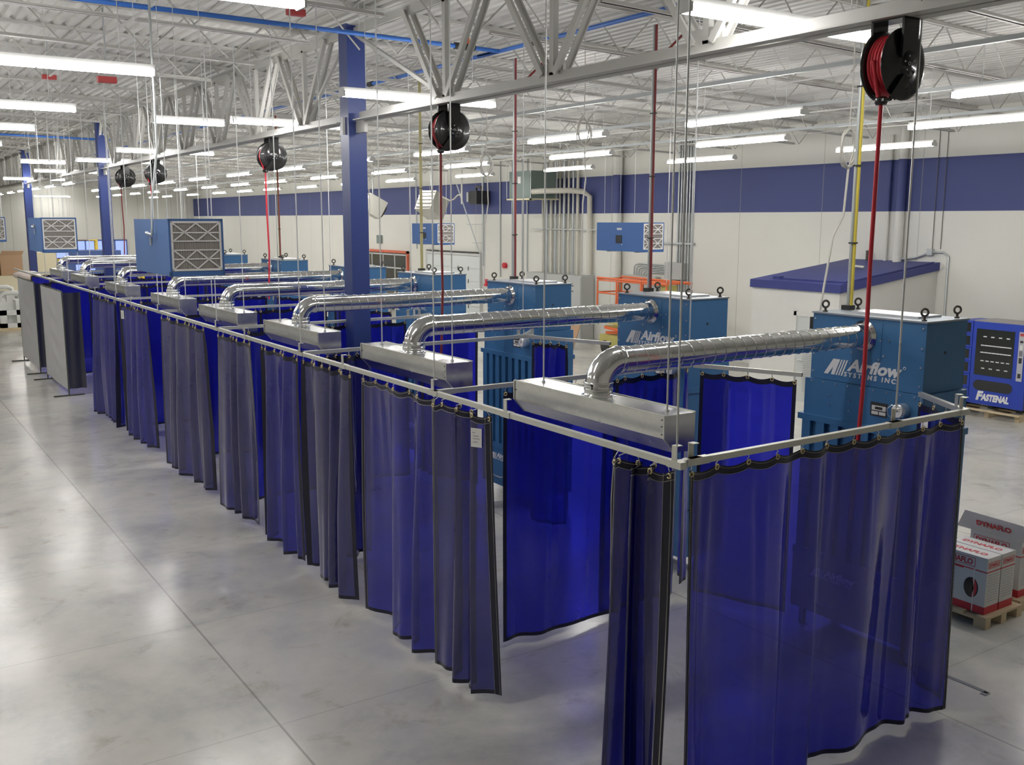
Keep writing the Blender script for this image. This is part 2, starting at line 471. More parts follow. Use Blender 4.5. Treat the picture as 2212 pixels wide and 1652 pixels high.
# open-web joists
def make_joist(L):
    D = 0.66
    t = thing('roof_joist', (0, 0, 0), kind='structure')
    c = MB()
    for sy in (-1, 1): c.box(0, L, *sorted((sy * 0.012, sy * 0.065)), -0.05, 0)
    c.build('top_chord', 'steel', t)
    c = MB()
    for sy in (-1, 1):
        c.box(0.8, L - 0.8, *sorted((sy * 0.012, sy * 0.055)), -D, -D + 0.008)
        c.box(0.8, L - 0.8, *sorted((sy * 0.012, sy * 0.02)), -D, -D + 0.05)
    c.build('bottom_chord', 'steel', t)
    w = MB(); n = int(L / 0.62); p = L / n
    for i in range(n):
        a = (i * p, 0, -0.02 if i % 2 == 0 else -D + 0.02)
        b = ((i + 1) * p, 0, -D + 0.02 if i % 2 == 0 else -0.02)
        w.tube([a, b], 0.014, 4, cap=False)
    w.build('web', 'steel', t)
    return t
SLOPE = math.atan(SL)
JZ = -0.047
jr = make_joist(XW - XG); jl = make_joist(XG - XL)
ch_r, ch_l = kids(jr), kids(jl)
yj, i = 4.6, 0
first = True
JY = []
while yj < YE - 0.3:
    JY.append(yj)
    for src, ch, x0, nm in ((jr, ch_r, XG, 'booth side'), (jl, ch_l, XL, 'aisle side')):
        o = src if i == 0 else copy_tree(src, None, ch)
        o.location = (x0, yj, deck_z(x0) + JZ); o.rotation_euler = (0, SLOPE, 0)
        tag(o, 'pale open web roof joist on the %s of the girder, %s from the camera' % (nm.replace('booth', 'wall'), ORD[min(i, 38)]), 'joist', 'roof joists on the %s' % nm.replace('booth', 'wall'), 'structure')
    i += 1
    yj += 2.4
# bridging bars running along the hall
for n, xb in enumerate((0.6, 3.4, 10.2, 13.6, 17.0, 20.2)):
    z = deck_z(xb) - 0.70
    tag(MB().box(xb - 0.02, xb + 0.02, 4.0, YE, z - 0.02, z).build('bridging_bar', 'steel'),
        'thin steel bridging bar under the joists, %s from the striped wall' % ORD[5 - n], 'bar', 'bridging bars under the joists', 'structure')

# ------------------------------------------------------------------ strip lights
def make_lamp(L, short=False):
    t = thing('strip_light', (0, 0, 0))
    h = L / 2
    MB().prism([(-0.06, 0.04), (0.06, 0.04), (0.05, 0.10), (-0.05, 0.10)], (0, -h, 0), (1, 0, 0), (0, 0, 1), (0, 1, 0), L).build('housing', 'lampbox', t)
    for y in (-h, h - 0.02): MB().box(-0.09, 0.09, y, y + 0.02, -0.025, 0.05).build('end_cap', 'lampbox', t)
    for a, b in (((-h + 0.022, -0.012), (0.012, h - 0.022)) if not short else ((-h + 0.022, h - 0.022),)):
        d = MB()
        d.prism([(-0.085, 0.01), (-0.06, -0.02), (0.06, -0.02), (0.085, 0.01), (0.065, 0.04), (-0.065, 0.04)], (0, a, 0), (1, 0, 0), (0, 0, 1), (0, 1, 0), b - a)
        d.build('lens', 'lamp', t)
    for y in (-h * 0.7, h * 0.7):
        MB().bar((0, y, 0), (0, y, 1), 0.008).build('hanger', 'rod', t, (0, 0, 0.10))
    return t
lampL, lampS = make_lamp(2.44), make_lamp(1.22, True)
chL, chS = kids(lampL), kids(lampS)
used = {'L': 0, 'S': 0}
def put_lamp(x, y, z, alongx, label, group, short=False):
    k = 'S' if short else 'L'
    src, ch = (lampS, chS) if short else (lampL, chL)
    o = src if used[k] == 0 else copy_tree(src, None, ch)
    used[k] += 1
    o.location = (x, y, z); o.rotation_euler = (0, 0, PI / 2 if alongx else 0)
    for c in kids(o):
        if c.name.startswith('hanger'): c.scale.z = deck_z(x) - z - 0.14
    tag(o, label, 'light', group)
ZL = 5.95
for x, yy, nm, gp in (
    (11.85, [1.6, 6.4, 11.2, 15.8, 20.7, 25.6, 30.3, 35.1, 39.9, 44.6, 49.5, 54.3, 59.0], 'in the row closest to the columns', 'row by the columns'),
    (15.3, [4.3, 9.4, 14.5, 19.8, 25.2, 30.2, 35.6, 40.7, 45.2, 49.8, 54.9, 60.6, 65.0, 69.9, 75.1], 'in the middle row', 'middle row'),
    (19.0, [8.4, 13.8, 19.4, 25.2, 30.8, 36.5, 41.0, 46.3, 51.1, 55.4, 60.0, 65.5, 71.6, 75.3], 'in the row beside the striped wall', 'row by the striped wall'),
    (8.55, [48.5, 53.2, 57.6, 62.6, 67.0, 72.0], 'in the far row behind the girder line', 'far row behind the girder')):
    if nm.startswith('in the row closest'): yy = [v for v in yy if v > 4]
    for i, y in enumerate(yy):
        put_lamp(x, y, ZL, False, 'lit strip light %s, %s from the camera end' % (nm, ORD[i]), 'strip lights, ' + gp)
for i, y in enumerate([6.1, 12.7, 17.3, 26.2, 31.2, 39.0, 47.2]):
    put_lamp(6.95, y, 6.06, True, 'lit strip light laid across the lattice girder, %s from the camera' % ORD[i], 'strip lights laid across the girder')
for i, (x, y) in enumerate([(5.05, 17.5), (5.0, 32.2)]):
    put_lamp(x, y, 6.02, True, 'short lit strip light on the aisle side of the girder, %s one' % ORD[i], 'short strip lights by the girder', True)
for i, y in enumerate([7.5, 11.9, 16.5, 20.4, 25.0, 29.5, 34.2]):
    put_lamp(1.86, y, 6.02, True, 'lit strip light hung across the open aisle, %s from the camera' % ORD[i], 'strip lights over the aisle')
for i, y in enumerate([6.0, 12.5, 19.0, 25.5, 32.0]):
    put_lamp(-4.0, y, 6.05, True, 'lit strip light at the far side of the aisle, %s from the camera' % ORD[i], 'strip lights across the aisle')
put_lamp(11.25 + 1.3, 78.0, 5.98, True, 'long lit strip light in front of the end wall', 'strip lights by the end wall')

# ------------------------------------------------------------------ welding booths
J = [4.74, 8.05, 11.37, 14.68, 18.0, 21.3, 26.5, 29.8, 33.1]     # partition lines
XF, XB, ZR = 4.507, 7.86, 2.78                                  # front track, back track, track height

def strut(m, p, q):
    """C-channel track: square outside with a slot along the underside"""
    p, q = Vector(p), Vector(q); d = (q - p).normalized(); n = Vector((0, 0, 1)).cross(d); z = Vector((0, 0, 1))
    poly = [(-0.022, -0.022), (-0.008, -0.022), (-0.008, -0.016), (-0.018, -0.016), (-0.018, 0.019), (0.018, 0.019),
            (0.018, -0.016), (0.008, -0.016), (0.008, -0.022), (0.022, -0.022), (0.022, 0.022), (-0.022, 0.022)]
    m.prism(poly, p, n, z, d, (q - p).length)

def track(label, p, q, brackets, sleeves=()):
    t = thing('curtain_track', p, label, 'curtain track', 'galvanised curtain tracks')
    p, q = Vector(p), Vector(q); d = (q - p).normalized(); n = Vector((0, 0, 1)).cross(d)
    m = MB(); strut(m, (0, 0, 0), q - p); m.build('channel', 'track', t)
    for s in brackets:
        c = d * s; m = MB()
        m.bar(c - d * 0.07, c + d * 0.07, 0.056, 0.05)
        m.bar(c + Vector((0, 0, 0.02)) + n * 0.02, c + Vector((0, 0, 0.13)) + n * 0.02, 0.05, 0.006, up=n)
        m.bar(c + Vector((0, 0, 0.127)) - n * 0.03, c + Vector((0, 0, 0.127)) + n * 0.025, 0.05, 0.006)
        m.build('hanger_bracket', 'track', t)
    for s in sleeves:
        c = d * s
        MB().bar(c - d * 0.09, c + d * 0.09, 0.054, 0.05).build('splice_sleeve', 'track', t)
    return t

track('long galvanised curtain track along the aisle front of the booths', (XF, J[0] - 0.02, ZR), (XF, 36.2, ZR),
      [J[0] - (J[0] - 0.02)] + [y - J[0] + 0.02 for y in (6.8, 8.05, 10.1, 11.37, 13.38, 14.68, 18.0, 20.0, 21.3, 23.3, 26.5, 29.85, 33.1)],
      [y - J[0] + 0.02 for y in (8.05, 11.37, 14.68, 18.0)])
track('galvanised curtain track over the wide curtain closing the camera end', (XF, J[0], ZR), (XB, J[0], ZR), [0.15, 2.38, XB - XF - 0.03], [0.2, 2.38])
for k in range(1, 9):
    track('galvanised cross track between the %s and %s booths' % (ORD[k - 1], ORD[k] if k < 8 else 'last'), (XF + 0.03, J[k], ZR), (7.77, J[k], ZR), [7.77 - XF - 0.06], [0.1])
CABY = [6.17, 9.36, 12.58, 15.66, 18.8, 22.9, 27.15, 30.4]
XC = 8.40                                      # front face of the cabinets
for k in range(8):
    track('galvanised back track slanting from the camera side corner to the %s cabinet' % ORD[k], (XB, J[k] + (0.05 if k else 0), ZR), (XC - 0.09, CABY[k] - 0.70, ZR), [0.05] if k else [0.12])
    track('galvanised back track slanting from the far corner to the %s cabinet' % ORD[k], (XB, J[k + 1] - 0.05, ZR), (XC - 0.09, CABY[k] + 0.70, ZR), [0.05])

# threaded hanger rods
def rod(x, y, z0, z1, label, r=0.0075, m='rod', cat='rod', group='thin hanger rods', name='hanger_rod'):
    return tag(MB().tube([(x, y, z0), (x, y, z1)], r, 6).build(name, m), label, cat, group)
for i, y in enumerate([4.74, 8.05, 11.37, 14.68, 18.0, 21.3, 26.5, 29.85]):
    rod(XF, y, ZR + 0.125, deck_z(XF) - 0.69, 'thin rod holding the front curtain track at the %s booth line' % ORD[i])
for i, y in enumerate([8.05, 11.37, 14.68, 18.0, 21.3, 26.5]):
    rod(XB - 0.06, y, ZR + 0.125, deck_z(XB) - 0.69, 'thin rod holding the back corner of the %s booth' % ORD[i])
rod(XF + 2.38, J[0], ZR + 0.125, deck_z(7) - 0.69, 'thin rod holding the middle of the camera end track', 0.008)

# curtains
def curtain(p, q, label, folds, amp, mt='vinyl', seed=0, zt=2.725, zb=0.09, bunch=0.0, group='blue vinyl welding curtains', grom=None, stitch=False, sway=0.0, tagat=None, creases=5, flare=0.0):
    R = random.Random(seed)
    p, q = Vector((*p, 0)), Vector((*q, 0)); d = (q - p); L = d.length; d.normalize(); n = Vector((-d.y, d.x, 0))
    t = thing('welding_curtain', p, label, 'curtain', group)
    ph = [R.uniform(0, 6.28) for _ in range(5)]
    cr = [(R.random(), R.uniform(0.012, 0.03) * (1.0 / max(L, 0.6)), R.uniform(-1, 1) * 0.05, R.uniform(0.3, 1.0)) for _ in range(creases)]
    g = grom or max(4, int(round(L / 0.3)) + 1)
    def warp(u): return u + 1.3 / max(folds, 1) / 6.28 * math.sin(2 * PI * folds * 0.43 * u + ph[0])
    def pos(u, v):
        w = warp(u)
        a = amp * (0.35 + 0.65 * min(1, v * 1.6) ** 0.8) if not bunch else amp * (0.75 + 0.25 * v)
        s = math.sin(2 * PI * folds * w + ph[1] + 0.35 * v * math.sin(ph[2] + 5 * u))
        off = a * s + 0.35 * a * math.sin(2 * PI * folds * 2.3 * w + ph[2] + 0.8 * v) * (0.4 + 0.6 * v)
        off += 0.5 * a * math.sin(2 * PI * 0.9 * u + ph[3] + 1.2 * v) * v
        for cu, cw, ca, cl in cr:
            e = (u - cu - 0.03 * v * ca / 0.05) / cw
            if abs(e) < 3: off += ca * 0.7 * math.exp(-e * e) * math.exp(-v / cl) * min(1, v * 8)
        lat = bunch * math.sin(4 * PI * folds * w + 2 * ph[1]) / max(folds, 1) / 6
        uu = (u - 0.5) * (1 + flare * v) + 0.5
        sag = 0.035 * (abs(math.sin(PI * (g - 1) * u)) ** 0.8) * max(0, 1 - v * 9)
        return d * (L * uu + lat + sway * v) + n * off + Vector((0, 0, zt - sag - (zt - zb) * v + 0.012 * math.sin(3.1 * u * folds + ph[4]) * v))
    nu = int(max(26, folds * 22, L * 34)); nv = 26
    hu = 0.045 / L
    us = [0, hu] + [hu + (1 - 2 * hu) * i / nu for i in range(1, nu)] + [1 - hu, 1]
    vs = [0, 0.025] + [0.025 + (0.985 - 0.025) * (i / nv) ** 1.15 for i in range(1, nv)] + [0.985, 1]
    A, B = len(us), len(vs)
    V = [pos(u, v) for v in vs for u in us]
    sheet, hem = MB(), MB()
    fi = lambda i, j: (j * A + i, j * A + i + 1, (j + 1) * A + i + 1, (j + 1) * A + i)
    fs, fh = [], []
    for j in range(B - 1):
        for i in range(A - 1):
            (fh if (i == 0 or i == A - 2 or j == 0 or j == B - 2) else fs).append(fi(i, j))
    sheet.add(V, fs, True)
    sheet.build('vinyl_sheet', mt, t)
    use = sorted({k for f in fh for k in f}); mp = {k: i for i, k in enumerate(use)}
    hem.add([V[k] for k in use], [tuple(mp[k] for k in f) for f in fh], True)
    hem.build('hem', 'hem', t)
    if stitch:
        st = MB()
        for uu in (hu * 0.25, hu * 1.0, 1 - hu, 1 - hu * 0.25):
            for sg in (-1, 1):
                st.tube([pos(uu, v) + n * 0.003 * sg for v in [k / 40 for k in range(41)]], 0.0022, 3, cap=False)
        for vv in (0.006, 0.025):
            for sg in (-1, 1):
                st.tube([pos(u, vv) + n * 0.003 * sg for u in us], 0.0022, 3, cap=False)
        st.build('stitching', 'thread', t)
    for i in range(g):
        u = min(max(i / (g - 1), hu * 0.5), 1 - hu * 0.5)
        c = pos(u, 0.009); k = MB().torus(c, n, 0.017, 0.006, 12, 5)
        k.build('grommet', 'brass', t)
        h = MB().tube([c + Vector((0, 0, 0.004)), c + n * 0.014 + Vector((0, 0, 0.02)), c + Vector((0, 0, 0.055)) * 0.7, Vector((c.x, c.y, 0)) * 0 + d * (L * u) + Vector((0, 0, ZR - 0.02))], 0.004, 5)
        h.build('hook', 'bolt', t)
    if tagat is not None:
        c = pos(tagat, 0.05); e = pos(tagat + 0.12 / L, 0.05) - c; e.z = 0; e.normalize()
        nn = Vector((-e.y, e.x, 0))
        mid = c + e * 0.06
        for sg in (-1,):
            m = MB().prism([(0, -0.17), (0.11, -0.17), (0.11, 0), (0, 0)], c + nn * 0.013 * sg, e, (0, 0, 1), nn, 0.001)
            m.build('paper_label', 'label', t)
            pr = MB()
            for a, b_, k in ((0.015, -0.045, 0.03), (0.02, -0.075, 0.06), (0.02, -0.10, 0.07), (0.02, -0.13, 0.05)):
                pr.prism([(a, b_), (a + k, b_), (a + k, b_ + 0.01), (a, b_ + 0.01)], c + nn * 0.0145 * sg, e, (0, 0, 1), nn, 0.0005)
            pr.build('label_print', 'cgrey', t)
    return t

F = lambda a, b: ((XF, b), (XF, a))      # front curtains run from far to near so their normal points to the aisle
curtain(*F(4.80, 5.36), 'blue curtain bunched in folds at the camera end corner of the booths', 2.6, 0.10, 'vinyl_d', 11, bunch=0.35, stitch=True, grom=6)
curtain(*F(7.10, 7.98), 'bunched blue curtain with a white paper label at the first booth opening', 2.4, 0.09, 'vinyl_d', 12, bunch=0.35, stitch=True, grom=7, flare=0.08, tagat=0.83)
curtain(*F(8.10, 9.62), 'blue curtain hanging from the second booth line beside the labelled one', 2.3, 0.09, 'vinyl', 13, stitch=True, grom=7)
curtain(*F(9.92, 11.30), 'grey sheened blue curtain closing the far half of the second booth', 3.3, 0.085, 'vinyl_d', 14, grom=8)
curtain(*F(11.46, 12.80), 'blue curtain closing the near half of the third booth', 2.8, 0.085, 'vinyl', 15, grom=7)
curtain(*F(13.30, 14.58), 'blue curtain closing the far half of the third booth', 3.0, 0.075, 'vinyl_d', 16, grom=7)
curtain(*F(15.45, 17.75), 'wide blue curtain with deep folds on the fourth booth', 4.2, 0.085, 'vinyl_d', 17, grom=10)
curtain(*F(19.0, 20.95), 'blue curtain with a wrinkled hem on the fifth booth', 4.5, 0.08, 'vinyl', 18, grom=9, tagat=0.02)
curtain(*F(21.4, 23.6), 'blue curtain on the near part of the sixth booth', 5.0, 0.10, 'vinyl', 19, grom=9)
# camera end
curtain((4.62, J[0]), (7.83, J[0]), 'widest blue curtain, closing the camera end of the booths', 5.0, 0.05, 'vinyl', 21, stitch=True, grom=12, creases=14)
curtain((XC - 0.12, CABY[0] - 0.72), (XB + 0.04, J[0] + 0.05), 'narrow blue curtain with a white label between the end track and the first cabinet', 1.0, 0.03, 'vinyl', 23, grom=4, tagat=0.10)
# partitions between booths
curtain((5.29, J[1] - 0.02), (6.78, J[1] - 0.02), 'deep blue partition curtain on the first cross track, aisle half', 1.3, 0.06, 'vinyl_p', 31, zb=0.07, grom=6)
curtain((6.62, J[1] + 0.05), (7.72, J[1] + 0.05), 'deep blue partition curtain on the first cross track, cabinet half', 2.0, 0.06, 'vinyl_p', 32, zb=0.07, grom=5)
curtain((4.72, J[2]), (5.42, J[2]), 'dark partition curtain pushed into a bunch on the second cross track', 3.0, 0.07, 'vinyl_d', 42, bunch=0.3, zb=0.08, grom=6)
for k in range(3, 9):
    curtain((4.95 if k < 7 else 4.56, J[k] - 0.03), (6.38, J[k] - 0.03), 'blue partition curtain on the %s cross track, aisle half' % ORD[k - 1], 1.6, 0.04, 'vinyl_p', 40 + k, zb=0.08, grom=5)
    curtain((6.26, J[k] + 0.05), (7.71, J[k] + 0.05), 'blue partition curtain on the %s cross track, cabinet half' % ORD[k - 1], 1.7, 0.04, 'vinyl_p', 50 + k, zb=0.08, grom=5)
for k in range(8):
    curtain((XB + 0.03, J[k + 1] - 0.10), (XC - 0.12, CABY[k] + 0.74) if k != 1 else (8.10, 10.72), 'blue back curtain on the far side of the %s cabinet' % ORD[k], 1.8 if k else 1.2, 0.04 if k else 0.02, 'vinyl_p', 60 + k, zb=0.12, grom=5)
    if k not in (0, 2): curtain((XC - 0.12, CABY[k] - 0.74), (XB + 0.03, J[k] + 0.10), 'blue back curtain on the camera side of the %s cabinet' % ORD[k], 1.2, 0.035, 'vinyl_p', 80 + k, zb=0.12, grom=4)

# ------------------------------------------------------------------ fume hoods and ducts
DZ = 3.26                                     # duct axis height
DUCTY = [6.2, 9.38, 12.6, 15.72, 18.88, 23.0, 27.15, 30.4]
ZH, HX = 2.985, 4.85                          # hood top and front
def make_hood():
    t = thing('fume_hood', (0, 0, 0))
    # end profile: upright front lip, then a long slope back under
    poly = [(0, 0), (0, -0.17), (0.11, -0.29), (0.31, -0.29), (0.31, 0)]
    m = MB(); m.prism(poly, (0, -0.98, 0), (1, 0, 0), (0, 0, 1), (0, 1, 0), 1.96)
    m.build('hood_body', 'galv', t)
    m = MB()
    for y in (-0.985, 0.975):
        m.bar((-0.004, y + 0.005, -0.17), (-0.004, y + 0.005, 0.0), 0.018, 0.006, up=(1, 0, 0))
        m.bar((0, y + 0.005, -0.17), (0.11, y + 0.005, -0.29), 0.012, 0.008)
    m.bar((0.0, -0.98, 0.003), (0.0, 0.98, 0.003), 0.012, 0.006); m.bar((0.31, -0.98, 0.003), (0.31, 0.98, 0.003), 0.012, 0.006)
    m.build('seam_edge', 'track', t)
    for y, z in ((-0.96, -0.03), (-0.96, -0.08), (-0.96, -0.14), (0.96, -0.08)):
        MB().disc((0, y, z), (-1, 0, 0), 0.006, 0.008, 8).build('rivet', 'iron', t)
    for x_, y in ((0.155, 0.75), (0.155, -0.84)):
        MB().disc((x_, y, 0), (0, 0, 1), 0.018, 0.012, 10).build('hanger_nut', 'bolt', t)
    return t
def make_duct(L):
    t = thing('exhaust_duct', (0, 0, 0))
    r, RB = 0.112, 0.20
    # local: elbow base at the origin, rises then runs along +x
    zA = DZ - ZH
    pts = [(0, 0, 0.05), (0, 0, zA - RB)]
    for i in range(1, 13):
        a = PI / 2 * i / 12
        pts.append((RB - RB * math.cos(a), 0, zA - RB + RB * math.sin(a)))
    MB().tube(pts, r, 32).build('elbow', 'spiral', t)
    m = MB().lathe((0, 0, 0), (0, 0, 1), [(0, r + 0.03), (0.006, r + 0.03), (0.006, r + 0.008), (0.045, r + 0.008), (0.05, r + 0.014), (0.06, r + 0.006), (0.10, r + 0.006), (0.105, r + 0.012), (0.115, r + 0.001)], 32)
    m.build('collar', 'spiral', t)
    m = MB()
    m.tube([(RB, 0, zA), (L, 0, zA)], r - 0.002, 36)
    m.build('spiral_pipe', 'spiral', t)
    h = MB(); n = int((L - RB - 0.1) / 0.125); st = 20
    hp = []
    for i in range(n * st + 1):
        a = 2 * PI * i / st
        hp.append((RB + 0.05 + (L - RB - 0.1) * i / (n * st), math.cos(a) * r, zA + math.sin(a) * r))
    h.tube(hp, 0.0035, 4, cap=False)
    h.build('spiral_seam', 'spiral', t)
    MB().lathe((RB - 0.02, 0, zA), (1, 0, 0), [(0, r + 0.001), (0.005, r + 0.006), (0.04, r + 0.006), (0.045, r + 0.001)], 32).build('joint_band', 'spiral', t)
    MB().lathe((L - 0.03, 0, zA), (1, 0, 0), [(0, r), (0.0, r + 0.012), (0.025, r + 0.012), (0.027, r + 0.04), (0.03, r + 0.04)], 32).build('end_flange', 'spiral', t)
    return t
hood = make_hood(); duct = make_duct(XC - 0.008 - HX - 0.155)
hk, dkk = kids(hood), kids(duct)
for k in range(8):
    o = hood if k == 0 else copy_tree(hood, None, hk)
    yc = DUCTY[k] + 0.02
    o.location = (HX, yc, ZH)
    tag(o, 'galvanised fume hood over the %s booth from the camera' % ORD[k], 'fume hood', 'galvanised fume hoods over the booths')
    o = duct if k == 0 else copy_tree(duct, None, dkk)
    o.location = (HX + 0.155, DUCTY[k], ZH)
    tag(o, 'shiny spiral exhaust duct with an elbow from the %s hood' % ORD[k], 'duct', 'spiral exhaust ducts to the cabinets')
    if k == 0:
        MB().box(-0.122, -0.116, -0.055, 0.015, 0.062, 0.09).build('duct_label', 'label', o)
        MB().box(-0.1235, -0.1215, -0.045, 0.005, 0.07, 0.082).build('duct_label_print', 'cgrey', o)
    for q, (dx, dy) in enumerate(((0.155, 0.75), (0.155, -0.84))):
        rod(HX + dx, yc + dy, ZH + 0.01, deck_z(HX) - 0.69, 'thin rod holding the %s end of the %s fume hood' % (('far', 'near')[q], ORD[k]))

# ------------------------------------------------------------------ dust collector cabinets
def make_cabinet():
    t = thing('dust_collector', (0, 0, 0))
    w, D = 0.62, 0.62                          # half width, depth; front face is x = 0
    m = MB()
    m.box(0, D, -w, w, 2.86, 3.50)
    m.build('upper_housing', 'teal', t)
    MB().box(-0.012, D + 0.012, -w - 0.012, w + 0.012, 3.50, 3.515).build('lid', 'lid', t)
    MB().box(0.16, D - 0.1, -0.42, 0.30, 3.515, 3.535).build('exhaust_grille', 'bolt', t)
    m = MB()
    m.box(-0.035, D + 0.02, -w - 0.035, w + 0.035, 2.50, 2.855)
    m.build('middle_housing', 'teal', t)
    m = MB()
    m.box(-0.075, D + 0.02, -w - 0.075, w + 0.075, 2.44, 2.50)
    m.box(-0.02, D, -w - 0.06, w + 0.06, 1.06, 2.44)
    m.build('filter_section', 'teal', t)
    m = MB()
    for i in range(8):
        y = -w - 0.02 + i * (2 * w + 0.04 - 0.10) / 7 + 0.0
        m.box(-0.07, -0.018, y, y + 0.10, 1.10, 2.44)
    m.box(-0.07, -0.018, -w - 0.06, w + 0.06, 1.04, 1.12)
    m.build('ribbed_panel', 'teal', t)
    m = MB()
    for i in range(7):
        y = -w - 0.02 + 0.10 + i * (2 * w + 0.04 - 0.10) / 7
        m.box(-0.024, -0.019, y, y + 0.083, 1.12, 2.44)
    m.build('recess_panel', 'teal_shade', t)
    d = MB().box(-0.06, D, -w - 0.06, w + 0.06, 0.48, 1.04).build('dust_drawer', 'teal', t)
    MB().tube([(-0.06, 0.35, 0.62), (-0.10, 0.35, 0.62), (-0.10, 0.12, 0.62), (-0.06, 0.12, 0.62)], 0.008, 6).build('drawer_handle', 'bolt', d)
    for sx in (0.02, D - 0.06):
        for y in (-w, w - 0.04):
            MB().box(sx, sx + 0.05, y, y + 0.05, 0.278, 0.48).build('leg', 'teal', t)
    for x_ in (0.06, D - 0.06):
        for y in (-w + 0.07, w - 0.09):
            k = MB().torus((x_, y, 3.59), (0.5, 1, 0), 0.033, 0.011, 14, 6); k.disc((x_, y, 3.515), (0, 0, 1), 0.012, 0.045, 8); k.disc((x_, y, 3.515), (0, 0, 1), 0.024, 0.012, 8)
            k.build('eyebolt', 'iron', t)
    for y, z in [(-w + 0.03, z) for z in (2.93, 3.1, 3.27, 3.45)] + [(w - 0.03, z) for z in (2.93, 3.1, 3.27, 3.45)] + [(-0.25, 3.31), (-0.16, 3.3), (-0.2, 3.16), (0.16, 3.05), (-0.15, 3.12), (-0.15, 3.08), (0.15, 3.16)]:
        MB().disc((0, y, z), (-1, 0, 0), 0.009, 0.008, 6).build('bolt', 'bolt', t)
    for i in range(9):
        MB().disc((-0.035, -w + 0.05 + i * 0.143, 2.835), (-1, 0, 0), 0.008, 0.008, 6).build('bolt', 'bolt', t)
    for y, z in ((0.35, 2.62), (0.35, 2.72), (0.12, 2.6), (0.12, 2.7)):
        MB().disc((-0.035, y, z), (-1, 0, 0), 0.008, 0.008, 6).build('bolt', 'bolt', t)
    MB().disc((0.3, -w, 3.22), (0, -1, 0), 0.014, 0.004, 10).build('side_plug', 'blackm', t)
    # duct inlet plate
    MB().box(-0.004, 0, -0.17, 0.17, 3.12, 3.46).build('inlet_plate', 'teal', t)
    # gauge, sticker
    g = MB().lathe((-0.035, -0.47, 2.70), (-1, 0, 0), [(0, 0.065), (0.09, 0.065), (0.10, 0.06), (0.10, 0)], 24).build('pressure_gauge', 'bolt', t)
    MB().disc((-0.136, -0.47, 2.70), (-1, 0, 0), 0.054, 0.002, 24).build('gauge_face', 'clear_gauge', g)
    MB().box(-0.139, -0.1375, -0.50, -0.44, 2.70, 2.704).box(-0.139, -0.1375, -0.474, -0.468, 2.69, 2.735).build('gauge_needle', 'blackm', g)
    MB().tube([(-0.05, -0.41, 2.72), (-0.09, -0.38, 2.74), (-0.10, -0.34, 2.70), (-0.07, -0.33, 2.64), (-0.036, -0.36, 2.6)], 0.005, 5).build('gauge_tube', 'bolt', g)
    s_ = MB().box(-0.038, -0.035, -0.30, -0.12, 2.60, 2.73).build('warning_plate', 'blackm', t)
    MB().box(-0.0395, -0.038, -0.285, -0.135, 2.655, 2.70).box(-0.0395, -0.038, -0.285, -0.215, 2.615, 2.645).box(-0.0395, -0.038, -0.205, -0.135, 2.615, 2.645).build('plate_print', 'label', s_)
    MB().box(-0.0405, -0.0395, -0.25, -0.17, 2.665, 2.69).build('plate_symbol', 'blackm', s_)
    # maker's lettering: a slanted blade with three bars, then two lines of words
    ex, ey = (0, -1, 0), (0, 0, 1)
    def logo(x_, y0, z0, k):
        m = MB()
        o = (x_, y0, z0)
        m.prism([(0, 0), (0.105 * k, 0.155 * k), (0.185 * k, 0.155 * k), (0.125 * k, 0), (0.085 * k, 0), (0.107 * k, 0.075 * k), (0.048 * k, 0.0)], o, ex, ey, (-1, 0, 0), 0.003)
        for i in range(3):
            a = 0.138 + i * 0.030
            m.prism([(a * k, 0), ((a + 0.060) * k, 0.155 * k), ((a + 0.076) * k, 0.155 * k), ((a + 0.016) * k, 0)], o, ex, ey, (-1, 0, 0), 0.003)
        m.build('logo_mark', 'white', t)
        text('logo_lettering', 'Airflow', 0.155 * k, 'white', t, (x_, y0 - 0.265 * k, z0 + 0.062 * k), ex, ey, 0.003, 0.28, 0.006 * k, 0.60 * k)
        text('logo_lettering', 'SYSTEMS INC.', 0.062 * k, 'white', t, (x_, y0 - 0.235 * k, z0), ex, ey, 0.003, 0.12, 0.002 * k, 0.60 * k, 1.45)
        MB().torus((x_ - 0.001, y0 - 0.885 * k, z0 + 0.155 * k), (1, 0, 0), 0.012 * k, 0.003 * k, 10, 4).build('logo_ring', 'white', t)
    logo(0.0, 0.46, 2.92, 1.0)
    logo(-0.06, 0.45, 0.86, 0.62)
    return t
cab = make_cabinet(); ck = kids(cab)
def resize(o, k, dz):
    for c in kids(o):
        for v in c.data.vertices: v.co = v.co * k + Vector((0, 0, dz))
        resize(c, k, dz)
resize(cab, 1.0674, -0.2966)                  # final size: 3.46 m to the lid, standing on the floor
for k in range(8):
    o = cab if k == 0 else copy_tree(cab, None, ck)
    o.location = (XC, CABY[k], 0)
    tag(o, 'tall teal blue dust collector cabinet behind the %s booth' % ORD[k], 'cabinet', 'dust collector cabinets behind the booths')
# electrical drops to the cabinets
for k in range(6):
    y = CABY[k] + 0.58
    t = thing('power_drop', (8.85, y, 3.455), 'vertical conduit with a %s cable dropping to the %s cabinet' % (('yellow', 'dark red', 'dark red', 'ochre', 'ochre', 'dark red')[k], ORD[k]), 'conduit', 'power drops to the cabinets')
    H = deck_z(8.85) - 0.7 - 3.455
    MB().tube([(0, 0, 0.05), (0, 0, H)], 0.021, 10).build('conduit', 'emt' if k < 3 else 'ygrey', t)
    MB().box(-0.05, 0.05, -0.05, 0.05, 0, 0.05).build('entry_box', 'blackm', t)
    MB().tube([(0, -0.038, 0.05), (0, -0.038, H)], 0.016, 8).build('cable', ('yellow', 'dred', 'dred', 'ygrey', 'ygrey', 'dred')[k], t)
    for z in (0.7, 1.5, 2.3):
        MB().box(-0.025, 0.025, -0.057, 0.025, z, z + 0.015).build('cable_tie', 'blackm', t)
